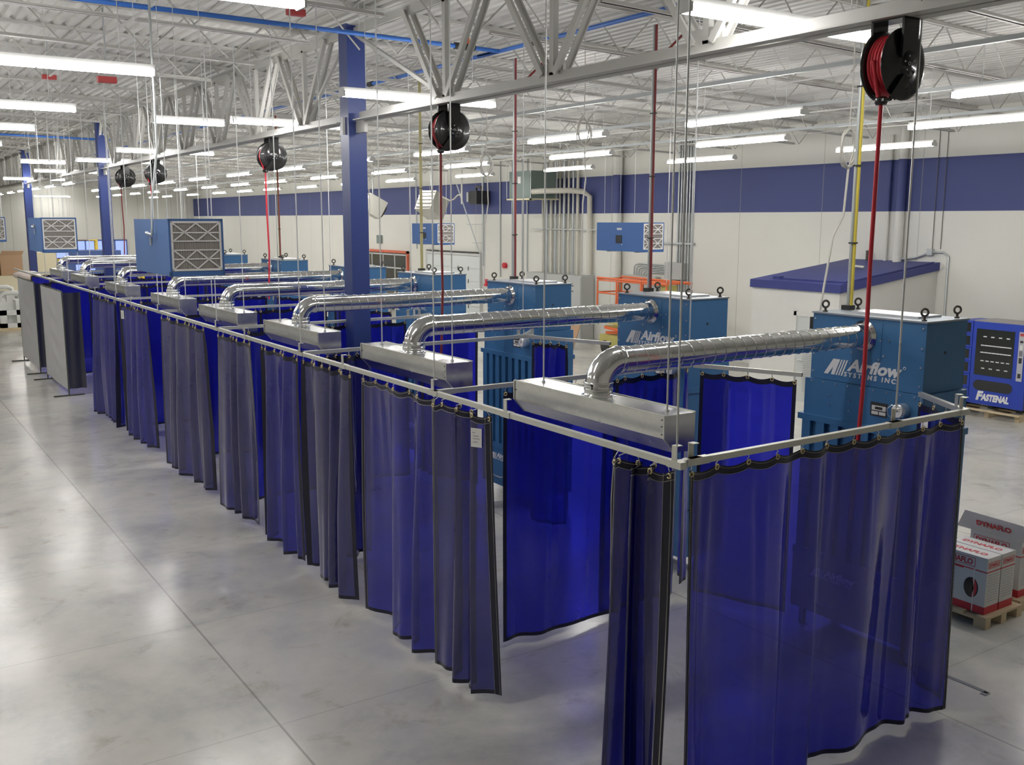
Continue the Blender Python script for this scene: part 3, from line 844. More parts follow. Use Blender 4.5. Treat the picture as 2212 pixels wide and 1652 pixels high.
tag(MB().box(8.5, 8.75, 6.835, 6.96, 3.12, 3.38).build('junction_box', 'blackm'), 'small black junction box on the far side of the camera end cabinet', 'junction box')

# ------------------------------------------------------------------ hose reels under the girder
def make_reel():
    t = thing('hose_reel', (0, 0, 0))
    # origin: underside of the girder chord; reel axis along y
    R, cz = 0.265, -0.335
    for y0, y1 in ((-0.10, -0.085), (0.085, 0.10)):
        s = -1 if y0 < 0 else 1
        MB().lathe((0, s * 0.075, cz), (0, s, 0), [(0, 0.10), (0.0, R - 0.02), (0.012, R), (0.02, R), (0.022, R - 0.015), (0.028, R - 0.07), (0.03, 0.12), (0.05, 0.10), (0.05, 0)], 40).build('side_disc', 'black', t)
    MB().lathe((0, -0.075, cz), (0, 1, 0), [(0, 0.12), (0.15, 0.12)], 28).build('drum', 'black', t)
    m = MB()
    for i in range(5):
        m.torus((0, -0.056 + i * 0.028, cz), (0, 1, 0), 0.215, 0.0145, 40, 8)
    m.build('wound_hose', 'hose', t)
    m = MB()
    m.box(-0.09, 0.09, -0.145, -0.125, cz - 0.02, 0)
    m.box(-0.09, 0.09, 0.125, 0.145, cz - 0.02, 0)
    m.box(-0.09, 0.09, -0.145, 0.145, -0.012, 0)
    m.lathe((0, -0.125, cz), (0, -1, 0), [(0, 0.10), (0.02, 0.095), (0.02, 0)], 24)
    m.build('mounting_frame', 'black', t)
    m = MB()
    for dx in (-0.04, 0.02):
        m.bar((0.03 + dx, -0.14, cz - 0.05), (-0.15 + dx * 0.6, -0.125, cz - 0.26), 0.035, 0.012, up=(0, 1, 0))
    m.bar((-0.20, -0.12, cz - 0.27), (-0.08, 0.05, cz - 0.27), 0.06, 0.02)
    m.build('guide_arm', 'black', t)
    m = MB().lathe((-0.14, -0.02, cz - 0.30), (0, 0, 1), [(0, 0.0), (0, 0.04), (0.03, 0.055), (0.06, 0.04), (0.06, 0)], 16)
    m.build('hose_guide', 'black', t)
    for a in range(5):
        th = a * 2 * PI / 5 + 0.4
        MB().disc((0.055 * math.cos(th), -0.145, cz + 0.055 * math.sin(th)), (0, -1, 0), 0.007, 0.006, 8).build('bolt', 'bolt', t)
    MB().torus((0, -0.146, cz), (0, 1, 0), 0.013, 0.003, 10, 4).build('axle', 'bolt', t)
    return t
reel = make_reel(); rk = kids(reel)
RY = [4.87, 11.58, 18.15, 26.5, 29.8]
HOSE = [(2.0, 'hose'), (2.4, 'dred'), (2.9, 'hose'), (3.2, 'hose'), (3.4, 'dred')]
for k, y in enumerate(RY):
    o = reel if k == 0 else copy_tree(reel, None, rk)
    o.location = (XG, y, ZB)
    tag(o, 'black hose reel under the lattice girder, %s from the camera' % ORD[k], 'hose reel', 'hose reels under the girder')
    zb, hm = HOSE[k]
    cz = -0.335
    pts = [(-0.235, 0.0, cz + 0.02), (-0.18, -0.01, cz - 0.20), (-0.14, -0.02, cz - 0.31), (-0.14, -0.01, 0.45 * (zb - ZB)), (-0.12, 0.0, 0.7 * (zb - ZB)), (-0.15, 0.02, zb - ZB)]
    MB().tube(pts, 0.017, 8).build('hanging_hose', hm, o)

# ------------------------------------------------------------------ hanging air filter boxes
def make_filter(ctrl):
    t = thing('air_filter_box', (0, 0, 0))
    W, L, H = 0.60, 1.62, 0.64                 # near end (filter) at y = 0, running to +y
    m = MB()
    m.box(0, W, 0.03, L, 0, H)
    m.box(-0.01, W + 0.01, 0, 0.06, H - 0.02, H + 0.004); m.box(-0.01, W + 0.01, 0, 0.06, -0.004, 0.05)
    m.box(-0.01, 0.012, 0, 0.06, 0, H); m.box(W - 0.012, W + 0.01, 0, 0.06, 0, H)
    m.build('housing', 'fblue', t)
    f = MB(); z0, z1 = 0.055, H - 0.022; x0, x1 = 0.014, W - 0.014
    n = 22
    for i in range(n):
        a = x0 + (x1 - x0) * i / n; b = x0 + (x1 - x0) * (i + 1) / n; c = (a + b) / 2
        f.add([(a, 0.028, z0), (c, 0.010, z0), (b, 0.028, z0), (a, 0.028, z1), (c, 0.010, z1), (b, 0.028, z1)], [(0, 1, 4, 3), (1, 2, 5, 4)])
    fp = f.build('filter', 'pleat', t)
    g = MB(); e = 0.024
    def st(p, q, w): g.bar((p[0], 0.005, p[1]), (q[0], 0.005, q[1]), 0.008, w, up=(0, 0, 1)) if abs(p[0] - q[0]) > 0.01 else g.bar((p[0], 0.005, p[1]), (q[0], 0.005, q[1]), w, 0.008, up=(0, 1, 0))
    for z in (z0 + e / 2, z1 - e / 2): st((x0, z), (x1, z), e)
    for x_ in (x0 + e / 2, x1 - e / 2): st((x_, z0), (x_, z1), e)
    hz = [z0 + (z1 - z0) * k for k in (0.24, 0.42, 0.60, 0.77)]
    for z in hz: st((x0, z), (x1, z), 0.014)
    xm = (x0 + x1) / 2
    for za, zb in ((z0 + e, hz[1]), (hz[2], z1 - e)):
        for xa, xb in ((x0 + e, xm), (xm, x1 - e)):
            st((xa, za), (xb, zb), 0.015); st((xa, zb), (xb, za), 0.015)
    g.build('filter_card_frame', 'card', fp)
    if ctrl:
        MB().box(-0.012, 0, 0.72, 0.92, 0.18, 0.36).build('control_window', 'blackm', t)
        MB().box(-0.01, 0, 0.70, 0.725, 0.14, 0.165).build('switch', 'label', t)
        m = MB()
        for i in range(5):
            m.box(-0.003, 0, 0.73 + i * 0.035, 0.755 + i * 0.035, 0.47 if i % 2 else 0.48, 0.52)
        m.build('printed_mark', 'white', t)
    else:
        m = MB()
        m.tube([(-0.05, 0.55, 0.52), (-0.05, 0.55, 0.48), (-0.05, 0.58, 0.46), (-0.05, 0.8, 0.475), (-0.02, 0.95, 0.48), (0, 0.95, 0.48)], 0.016, 8)
        m.build('conduit_elbow', 'emt', t)
        MB().bar((-0.012, 0.8, 0.43), (-0.012, 0.8, 0.33), 0.03, 0.012).build('tag_plate', 'emt', t)
    for x_ in (0.10, W - 0.03):
        for y in (0.42, L - 0.15):
            MB().tube([(x_, y, 0), (x_, y, 1)], 0.004, 5).build('hanging_wire', 'rod', t, (0, 0, H))
    MB().box(0.05, W - 0.05, 0.3, 0.34, -0.02, 0).box(0.05, W - 0.05, L - 0.34, L - 0.3, -0.02, 0).build('support_strut', 'emt', t)
    return t
fa, fb = make_filter(False), make_filter(True); fak, fbk = kids(fa), kids(fb)
FB = [(fa, fak, (3.03, 11.45, 3.76), 'blue air filter box hung over the aisle, largest one with a grey framed filter'),
      (fa, fak, (3.05, 20.3, 3.78), 'blue air filter box hung over the aisle, second and smaller one'),
      (fa, fak, (2.95, 29.5, 3.80), 'blue air filter box hung over the aisle, farthest one cut by the picture edge'),
      (fb, fbk, (14.5, 16.5, 3.70), 'blue air filter box with control window hung above the orange lift'),
      (fb, fbk, (15.0, 26.5, 3.64), 'blue air filter box with control window hung above the garage door')]
for i, (src, ch, loc, lab) in enumerate(FB):
    o = src if i in (0, 3) else copy_tree(src, None, ch)
    o.location = loc
    for c in kids(o):
        if c.name.startswith('hanging_wire'): c.scale.z = deck_z(loc[0] + 0.3) - loc[2] - 0.64 - 0.05
    tag(o, lab, 'air filter', 'hanging blue air filter boxes')
tag(MB().tube([(2.98, 12.0, 4.25), (3.0, 12.02, 4.6), (3.11, 12.1, 5.2), (3.13, 12.15, deck_z(3.1) - 0.05)], 0.014, 8).build('hanging_cable', 'emt'),
    'pale conduit cable dropping to the largest air filter box', 'cable')

# ------------------------------------------------------------------ grey welding screens on the aisle
def screen(y0, y1, lab):
    t = thing('welding_screen', (4.33, y0, 0), lab, 'screen', 'free standing grey welding screens')
    L = y1 - y0; H = 2.62; z0 = 0.16
    m = MB()
    for y in (0, L): m.tube([(0, y, 0.02), (0, y, H)], 0.018, 8)
    m.tube([(0, 0, H), (0, L, H)], 0.018, 8); m.tube([(0, 0, z0), (0, L, z0)], 0.012, 8)
    m.build('frame', 'sframe', t)
    for y in (0, L):
        MB().bar((-0.36, y, 0.018), (0.36, y, 0.018), 0.035, 0.03).build('foot', 'sframe', t)
    R = random.Random(int(y0)); nu, nv = 40, 40
    V = []
    for j in range(nv + 1):
        for i in range(nu + 1):
            u, v = i / nu, j / nv
            w = 0.022 * math.sin(PI * u) * math.sin(PI * v) * math.sin(26 * (v + 0.45 * u)) * math.exp(-((u - 0.45) / 0.16) ** 2)
            V.append((-0.02 + w + 0.01 * math.sin(6 * u + 3 * v), 0.02 + (L - 0.04) * u, z0 + (H - z0 - 0.01) * (1 - v)))
    MB().add(V, [(j * (nu + 1) + i, j * (nu + 1) + i + 1, (j + 1) * (nu + 1) + i + 1, (j + 1) * (nu + 1) + i) for j in range(nv) for i in range(nu)], True).build('sheet', 'screen', t)
    fl = MB()
    V = [(0.02 + 0.40 * u, 0.05 * math.sin(9 * u + 1.5 * v) * u, z0 + 0.02 + (H - z0 - 0.05) * (1 - v)) for v in [k / 12 for k in range(13)] for u in [k / 16 for k in range(17)]]
    fl.add(V, [(j * 17 + i, j * 17 + i + 1, (j + 1) * 17 + i + 1, (j + 1) * 17 + i) for j in range(12) for i in range(16)], True)
    tag(fl.build('side_flap', 'flap', t), 'dark side flap')
    return t
screen(26.5, 29.65, 'grey welding screen on feet, closer of the pair in the aisle')
screen(30.85, 34.0, 'grey welding screen on feet, farther of the pair with wrinkled sheet')

# ------------------------------------------------------------------ office block against the striped wall
def office():
    X0, Y0, Y1 = 19.2, 14.9, 17.6
    t = thing('office_room', (X0, Y0, 0), 'small white office room with a flat navy roof against the striped wall', 'room', kind='structure')
    D, L = XW - X0 - 0.005, Y1 - Y0
    MB().prism([(0, 0), (D, 0), (D, 3.15), (0, 2.72)], (0, L, 0), (1, 0, 0), (0, 0, 1), (0, -1, 0), L).build('wall', 'office', t)
    r = MB().prism([(-0.06, 2.713), (D, 3.15), (D, 3.35), (-0.06, 2.913)], (0, L + 0.03, 0), (1, 0, 0), (0, 0, 1), (0, -1, 0), L + 0.09).build('roof', 'roofblue', t)
    MB().bar((0.25, -0.0, 2.97), (D - 0.2, 0.0, 3.35), 0.05, 0.03).bar((0.2, 0.0, 2.96), (0.2, L - 0.5, 2.96), 0.05, 0.03).box(0.15, 0.3, L - 0.75, L - 0.55, 2.93, 3.01).build('roof_edge_conduit', 'roofblue', r)
    d = MB().box(-0.02, 0.01, 0.12, 1.2, 0.0, 2.1).build('door', 'door', t)
    MB().box(-0.05, 0.0, 1.2, 1.28, 0, 2.2).box(-0.05, 0.0, 0.04, 0.12, 0, 2.2).box(-0.05, 0.0, 0.04, 1.28, 2.1, 2.2).build('door_frame', 'office', d)
    m = MB()
    for i in range(22): m.bar((-0.03, 0.3, 0.25 + i * 0.045), (-0.03, 0.95, 0.25 + i * 0.045), 0.02, 0.012)
    m.build('louvre', 'alu', d)
    MB().tube([(-0.02, 1.08, 1.02), (-0.07, 1.08, 1.02), (-0.07, 0.96, 1.02)], 0.012, 8).build('door_handle', 'bolt', d)
    return t
office()
tag(MB().tube([(21.4, 16.25, 6.6), (21.4, 16.25, 3.28), (21.4, 16.2, 3.24), (21.45, 15.95, 3.22)], 0.035, 8).build('drain_pipe', 'pvc'), 'thin white pipe coming down onto the navy office roof', 'pipe')
tag(MB().tube([(22.85, 16.9, 3.32), (22.85, 16.9, 3.6)], 0.05, 10).build('roof_valve', 'iron'), 'small bronze fitting on the navy roof beside the wall', 'fitting')

def wallpipe(y, z0, z1, r, lab, m='emt', x=None, cat='pipe', group='pipes up the striped wall'):
    tag(MB().tube([((x or XW - r - 0.01), y, z0), ((x or XW - r - 0.01), y, z1)], r, 10).build('wall_pipe', m), lab, cat, group)
wallpipe(16.0, 3.3, 7.1, 0.12, 'thick pipe painted with the wall behind the navy office roof', 'wall_s')
wallpipe(16.42, 3.3, 6.6, 0.05, 'slim pipe painted with the wall next to the thick one behind the office', 'wall_s')
tag(MB().tube([(22.9, 15.9, 3.40), (22.93, 15.5, 3.45), (22.95, 15.15, 3.58), (22.96, 15.0, 3.6), (22.96, 14.75, 3.6), (22.96, 14.6, 3.5), (22.96, 14.6, 0.3)], 0.025, 8).build('wall_conduit', 'emt'),
    'thin conduit bending down the wall beside the office', 'conduit')
tag(MB().box(22.88, 22.99, 15.02, 15.17, 3.52, 3.68).build('conduit_box', 'emt'), 'small grey conduit box on the wall above the office roof', 'junction box')
for i, y in enumerate((14.85, 15.08)):
    wallpipe(y, 3.68, 7.0, 0.008, 'thin wire running up the wall above the conduit box, %s of two' % ORD[i], 'iron', cat='wire', group='wires above the conduit box')

# ------------------------------------------------------------------ vending machine
def vending():
    X0, Y0, Y1, Z0, Z1 = 21.2, 11.45, 12.72, 0.26, 2.14
    t = thing('vending_machine', (X0, Y0, 0), 'big blue parts vending machine with a dark glass front by the wall', 'vending machine')
    L = Y1 - Y0
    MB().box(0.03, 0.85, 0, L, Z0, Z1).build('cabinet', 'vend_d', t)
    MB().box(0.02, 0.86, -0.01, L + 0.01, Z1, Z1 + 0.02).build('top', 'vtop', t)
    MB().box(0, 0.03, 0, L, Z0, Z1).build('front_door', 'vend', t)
    g = MB().box(-0.006, 0.0, 0.30, L - 0.08, 0.93, 1.98).build('glass_front', 'vglass', t)
    for r_, (z, n) in enumerate(((1.80, 4), (1.60, 8), (1.44, 8), (1.25, 6), (1.08, 4))):
        m = MB()
        for i in range(n):
            y = 0.36 + (L - 0.55) * (i + 0.5) / n; w = 0.045 if n < 8 else 0.05
            m.box(-0.009, -0.006, y - w, y + w * 0.7, z, z + 0.022)
        m.build('price_strip', 'white', g)
    p = MB().box(-0.012, 0.0, 0.07, 0.20, 0.90, 1.99).build('control_panel', 'silver', t)
    MB().box(-0.014, -0.012, 0.10, 0.17, 1.75, 1.80).box(-0.014, -0.012, 0.10, 0.17, 1.30, 1.42).box(-0.014, -0.012, 0.10, 0.17, 0.97, 1.07).build('slot', 'blackm', p)
    MB().box(-0.014, -0.012, 0.10, 0.17, 1.60, 1.70).build('display', 'label', p)
    m = MB()
    for i in range(3):
        for j in range(4): m.box(-0.015, -0.012, 0.10 + i * 0.026, 0.118 + i * 0.026, 1.46 + j * 0.03, 1.48 + j * 0.03)
    m.build('keypad', 'blackm', p)
    MB().box(-0.014, -0.012, 0.09, 0.18, 1.90, 1.96).build('sticker', 'pink', p)
    c = []
    for cx_, a0 in ((L - 0.20, 0), (0.38, PI)):
        for i in range(9):
            a = -PI / 2 + PI * i / 8 if a0 == 0 else PI / 2 + PI * i / 8
            c.append((cx_ + 0.115 * math.cos(a), 0.70 + 0.115 * math.sin(a)))
    MB().prism(c, (0, 0, 0), (0, 1, 0), (0, 0, 1), (-1, 0, 0), 0.006).build('delivery_slot', 'blackm', t)
    text('lettering', 'F', 0.27, 'white', t, (0, L - 0.17, 0.365), (0, -1, 0), (0, 0, 1), 0.006, 0.22, 0.016)
    text('lettering', 'ASTENAL', 0.20, 'white', t, (0, L - 0.29, 0.365), (0, -1, 0), (0, 0, 1), 0.006, 0.22, 0.012, 0.66)
    u = thing('locker_column', (X0 + 0.03, Y1 + 0.01, 0), 'narrow blue column of small window lockers attached beside the vending machine', 'locker')
    MB().box(0, 0.8, 0, 0.36, Z0, Z1).build('body', 'vend', u)
    for i in range(6):
        z = Z0 + 0.06 + i * 0.305
        d = MB().box(-0.015, 0, 0.02, 0.34, z, z + 0.285).build('locker_door', 'vend', u)
        MB().box(-0.018, -0.015, 0.07, 0.25, z + 0.04, z + 0.25).build('locker_window', 'vglass', d)
    w = thing('timber_skid', (X0 - 0.1, Y0 - 0.05, 0), 'low pine skid under the vending machine', 'pallet')
    for y in (0.05, 0.75, 1.55): MB().box(0.0, 1.0, y, y + 0.1, 0, 0.14).build('runner', 'wood', w)
    for x_ in (-0.12, 0.4, 0.85): MB().box(x_, x_ + 0.12, 0.0, 1.75, 0.14, 0.17).build('board', 'wood', w)
    for y in (0.15, 0.8, 1.5): MB().box(0.2, 0.85, y, y + 0.1, 0.17, 0.26).build('spacer_block', 'blackm', w)
vending()

# ------------------------------------------------------------------ cartons on pallets
def pallet(loc, lab, L=1.2, D=1.0):
    t = thing('timber_pallet', loc, lab, 'pallet', 'pine pallets beside the booths')
    for i in range(5): MB().box(0, D, i * (L - 0.12) / 4, i * (L - 0.12) / 4 + 0.12, 0.105, 0.13).build('deck_board', 'wood', t)
    for x_ in (0, D / 2 - 0.05, D - 0.1):
        MB().box(x_, x_ + 0.1, 0, L, 0.08, 0.105).build('stringer', 'wood', t)
        for y in (0, L / 2 - 0.07, L - 0.14): MB().box(x_, x_ + 0.1, y, y + 0.14, 0, 0.08).build('block', 'wood', t)
    return t
def carton(loc, lab, w=0.265, d=0.60, h=0.64, art=True):
    t = thing('carton', loc, lab, 'box', 'white and red hose reel cartons')
    MB().box(0, w, 0, d, 0, h).build('box_body', 'carton', t)
    e = 0.002
    MB().box(-e, w + e, -e, d + e, 0, 0.085).build('red_band', 'cred', t)
    m = MB()
    m.box(-e, 0, 0, d, 0.475, 0.487); m.box(0, w, -e, 0, 0.475, 0.487); m.box(-e, 0, d * 0.45, d, 0.462, 0.475)
    m.build('red_line', 'cred', t)
    ex, ey = (0, -1, 0), (0, 0, 1)
    text('lettering', 'DYNAFLO', 0.085, 'cred', t, (0, d - 0.07, 0.53), ex, ey, 0.002, 0, 0.003, d - 0.24)
    def frame(o, ex, ey, W, H, n):
        ez = Vector(ex).cross(Vector(ey)); f = MB(); a = 0.006
        for q in ([(0, 0), (W, 0), (W, a), (0, a)], [(0, H - a), (W, H - a), (W, H), (0, H)], [(0, 0), (a, 0), (a, H), (0, H)], [(W - a, 0), (W, 0), (W, H), (W - a, H)]):
            f.prism(q, o, ex, ey, ez, 0.0015)
        f.build(n, 'cred', t)
    frame((0, d - 0.04, 0.51), ex, ey, d - 0.18, 0.10, 'logo_border')
    text('lettering', 'DYNAFLO', 0.055, 'cred', t, (0.035, 0, 0.535), (1, 0, 0), ey, 0.002, 0.1, 0.002, w - 0.07)
    frame((0.02, 0, 0.52), (1, 0, 0), ey, w - 0.04, 0.07, 'logo_border')
    text('lettering', 'DYNAFLO', 0.10, 'cred', t, (w / 2 - 0.04, d - 0.06, h), (0, -1, 0), (1, 0, 0), 0.002, 0, 0.004, d - 0.14)
    if art:
        k = MB().prism([(0.085 * math.cos(2 * PI * i / 24), 0.115 * math.sin(2 * PI * i / 24)) for i in range(24)], (0, 0.17, 0.27), ex, ey, (-1, 0, 0), 0.002)
        a = k.build('reel_picture', 'blackm', t)
        MB().prism([(0.02 + 0.05 * math.cos(2 * PI * i / 20), 0.10 * math.sin(2 * PI * i / 20)) for i in range(20)], (-0.002, 0.17, 0.27), ex, ey, (-1, 0, 0), 0.001).build('hose_picture', 'cred', a)
        MB().prism([(-0.02 + 0.055 * math.cos(2 * PI * i / 20), 0.10 * math.sin(2 * PI * i / 20)) for i in range(20)], (-0.003, 0.17, 0.27), ex, ey, (-1, 0, 0), 0.001).build('drum_picture', 'black', a)
    m = MB()
    for i in range(6): m.box(-e, 0, 0.36, 0.36 + (0.16, 0.12, 0.17, 0.1, 0.14, 0.12)[i], 0.42 - i * 0.045, 0.428 - i * 0.045)
    for i in range(11): m.box(0.03, w - 0.03, -e, 0, 0.44 - i * 0.03, 0.446 - i * 0.03)
    m.build('small_print', 'cgrey', t)
    MB().box(-0.004, -e, 0.135, 0.147, 0, 0.5).build('strap', 'label', t)
    return t
pallet((9.93, 5.56, 0), 'pine pallet carrying two white cartons beside the camera end curtain', 1.2, 0.72)
pallet((10.72, 5.62, 0), 'second pine pallet carrying the open flapped carton')
carton((10.0, 5.63, 0.13), 'closed white carton with a reel picture, closest to the blue curtain')
carton((10.285, 5.63, 0.13), 'closed white carton standing second along the pallet edge', art=False)
oc = carton((10.80, 5.70, 0.13), 'open white carton with its lid flap up behind the closed pair', 0.5, 0.62, 0.66)
fl = MB()
fl.prism([(-0.12, 0), (0.74, 0), (0.70, 0.22), (0.0, 0.24), (-0.02, 0.2)], (-0.03, 0.66, 0.665), (0, -1, 0), (-0.25, 0, 0.97), (0.97, 0, 0.25), 0.005)
fl.build('open_flap', 'carton', oc)
text('lettering', 'DYNAFLO', 0.085, 'cred', oc, (-0.06, 0.52, 0.75), (0, -1, 0), (-0.25, 0, 0.97), 0.002, 0, 0.003, 0.42)
tag(MB().box(8.50, 8.58, 4.7, 4.76, 0.0, 0.004).box(8.55, 8.60, 4.72, 5.6, 0.0, 0.004).build('floor_tape', 'tape'), 'dark tape corner mark on the floor beside the camera end curtain', 'floor mark')

# ------------------------------------------------------------------ along the striped wall
def garage():
    y0, y1 = 36.75, 41.6
    t = thing('door_1', (XW - 0.01, y0, 0), 'pale sectional garage door in the striped wall', 'door', kind='structure')
    L = y1 - y0
    for i in range(5):
        MB().box(-0.05, 0, 0.06, L - 0.06, 0.02 + i * 0.56, 0.57 + i * 0.56).build('door_section', 'garage', t)
    MB().box(-0.09, 0, -0.02, L, 2.82, 2.92).box(-0.07, 0, -0.06, 0.06, 0, 2.9).box(-0.07, 0, L - 0.06, L + 0.06, 0, 2.9).build('door_frame', 'alu', t)
    m = MB().box(-0.13, -0.03, 0.05, L - 0.1, 2.96, 3.0)
    m.build('header_bar', 'iron', t)
    m = MB()
    m.bar((-0.06, -0.02, 0), (-0.06, -0.02, 2.9), 0.05); m.bar((-0.06, -0.02, 2.9), (-0.9, 0.55, 5.9), 0.05)
    m.bar((-0.05, -0.25, 2.4), (-0.05, -0.25, 6.4), 0.04)
    for z in (3.4, 4.2): m.bar((-0.06, -0.25, z), (-0.2 - (z - 2.9) * 0.25, 0.08 + (z - 2.9) * 0.2, z), 0.03)
    m.build('door_track', 'emt', t)
    for y in (1.0, 1.9):
        for i in range(1, 5): MB().box(-0.07, -0.05, y - 0.02, y + 0.02, i * 0.56 - 0.08, i * 0.56 + 0.1).build('hinge', 'iron', t)
garage()
def winwall():
    y0, y1, H = 43.55, 50.6, 2.86
    t = thing('window_1', (XW - 0.01, y0, 0), 'red orange trimmed glazed office front in the striped wall', 'window', kind='structure')
    L = y1 - y0
    MB().box(-0.04, 0, 0, L, 0.0, H - 0.15).build('glass', 'glassd', t)
    MB().box(-0.10, 0, -0.1, L, H - 0.12, H).box(-0.10, 0, -0.1, 0.02, 0, H).build('window_trim', 'trimred', t)
    m = MB()
    for y in (0.05, 1.3, 2.6, 3.9, 5.2, 6.5): m.box(-0.07, -0.03, y, y + 0.07, 0, H - 0.15)
    for z in (0.9, 1.95, H - 0.24): m.box(-0.07, -0.03, 0, L, z, z + 0.07)
    m.build('window_frame', 'alu', t)
winwall()
tag(MB().box(22.9, 22.995, 46.35, 46.85, 3.18, 3.6).build('exit_sign', 'transf'), 'small grey green wall box above the red trimmed window', 'wall box')
# electrical cabinets
for i, (y0, y1, h) in enumerate(((31.0, 32.35, 2.36), (29.95, 30.98, 2.34), (28.8, 29.93, 2.36))):
    t = thing('electrical_cabinet', (22.35, y0, 0), 'tall grey electrical cabinet by the wall, %s from the garage door' % ORD[i], 'electrical cabinet', 'grey electrical cabinets')
    L = y1 - y0
    MB().box(0, 0.6, 0, L, 0.0, h).build('body', 'egrey', t)
    MB().box(-0.015, 0, 0.03, L - 0.03, 0.1, h - 0.08).build('door', 'egrey', t)
    MB().box(-0.03, -0.015, 0.08, 0.12, 1.0, 1.2).build('handle', 'blackm', t)
    for z in (1.75, 1.95): MB().box(-0.02, -0.015, L * 0.4, L * 0.4 + 0.1, z, z + 0.04).build('nameplate', 'blackm', t)
    if i == 2: MB().box(-0.02, -0.015, 0.15, 0.4, 1.05, 1.2).build('warning_sticker', 'myellow', t)
for i in range(9):
    y = 29.75 + i * 0.28
    wallpipe(y, 2.36, 6.6, 0.045 if i % 3 else 0.06, 'pale conduit rising above the electrical cabinets, %s from the camera side' % ORD[i], 'emt' if i % 2 else 'pvc', 22.88, 'conduit', 'conduits above the electrical cabinets')
tag(MB().box(22.78, 22.83, 27.8, 32.6, 4.02, 4.06).build('conduit_strut', 'emt'), 'horizontal strut across the conduits above the electrical cabinets', 'strut')
t = thing('transformer', (21.3, 30.55, 5.15), 'grey green transformer box hung high in front of the blue stripe', 'transformer')
MB().box(0, 1.1, 0, 1.45, 0.03, 1.05).build('housing', 'transf', t)
MB().box(-0.02, 0, 0.05, 1.4, 0.1, 0.95).build('front_cover', 'transf', t)
MB().box(-0.024, -0.02, 0.65, 0.85, 0.6, 0.85).build('nameplate', 'label', t)
MB().box(-0.1, 1.2, -0.1, -0.04, -0.02, 0.03).box(-0.1, 1.2, 1.49, 1.55, -0.02, 0.03).box(-0.1, -0.04, -0.1, 1.55, -0.02, 0.03).build('trapeze', 'cream', t)
for x_ in (-0.07, 1.15):
    for y in (-0.07, 1.52): MB().tube([(x_, y, 0), (x_, y, 1.86)], 0.012, 5).build('trapeze_rod', 'rod', t)
tag(MB().tube([(21.25, 30.42, 5.42), (21.5, 30.1, 5.44), (22.2, 29.4, 5.46), (22.6, 29.1, 5.42), (22.85, 29.0, 5.25), (22.86, 28.98, 2.4)], 0.10, 12).build('bent_pipe', 'pvc'),
    'thick cream pipe bending from the transformer down the wall', 'pipe')
t = thing('wall_fan_motor', (22.3, 36.3, 5.05), 'dark motor unit high on the blue stripe beside the transformer', 'motor')
MB().box(0, 0.65, -0.3, 0.3, 0, 0.55).build('casing', 'blackm', t)
MB().tube([(0.3, -0.2, 0.55), (0.3, -0.2, 0.72), (0.3, 0.2, 0.72), (0.3, 0.2, 0.55)], 0.05, 8).build('motor_body', 'iron', t)
MB().box(-0.06, 0.2, 0.3, 0.42, 0.1, 0.5).build('control_box', 'egrey', t)
# pilaster, lower strut, panels behind the lift
tag(MB().tube([(22.8, 27.35, 0.0), (22.8, 27.35, 6.9)], 0.17, 16).build('downspout', 'wall_s'), 'wide downspout painted with the wall behind the orange lift', 'pipe')
tag(MB().box(22.9, 22.99, 23.6, 28.3, 3.60, 3.66).build('wall_strut', 'emt'), 'long horizontal strut on the wall above the orange lift', 'strut')
for i in range(6):
    wallpipe(23.75 + i * 0.13, 1.2, 7.0, 0.032, 'pale conduit in the upright bundle by the grey wall box, %s of six' % ORD[i], 'emt', cat='conduit', group='conduit bundle beside the grey wall box')
for i in range(6):
    r_ = 0.10 + i * 0.075
    z = 2.62 + i * 0.055
    tag(MB().tube([(22.93, 24.6, z), (22.93, 26.2 + i * 0.13 - 0.55, z), (22.93, 26.35 + i * 0.13 - 0.55, z - 0.04), (22.93, 26.42 + i * 0.13 - 0.55, z - 0.1), (22.93, 26.44 + i * 0.13 - 0.55, 2.5)], 0.022, 6).build('bent_conduit', 'emt'),
        'grey conduit sweeping to the wall box, %s up of six' % ORD[i], 'conduit', 'conduits sweeping to the grey wall box')
tag(MB().box(22.72, 22.99, 23.95, 24.75, 2.45, 3.0).build('meter_box', 'egrey'), 'grey wall box where the conduits meet beside the striped wall bundle', 'electrical box')
tag(MB().box(22.75, 22.99, 25.2, 27.0, 0.9, 2.48).build('breaker_panel', 'egrey'), 'wide grey wall panel behind the orange lift rails', 'electrical box')
tag(MB().disc((22.99, 34.8, 2.5), (-1, 0, 0), 0.12, 0.12, 16).build('alarm_bell', 'hose'), 'small red round alarm bell on the white wall', 'alarm')
tag(MB().box(22.9, 22.99, 36.2, 36.4, 1.55, 1.85).build('alarm_pull', 'hose'), 'small red alarm pull beside the garage door', 'alarm')
for i, y in enumerate((33.2, 33.55, 34.3, 35.2, 41.0, 42.6)):
    wallpipe(y, 2.0 if i < 4 else 3.0, 6.8, 0.025, 'thin conduit up the wall near the garage door, %s along' % ORD[i], 'emt', cat='conduit', group='thin conduits near the garage door')

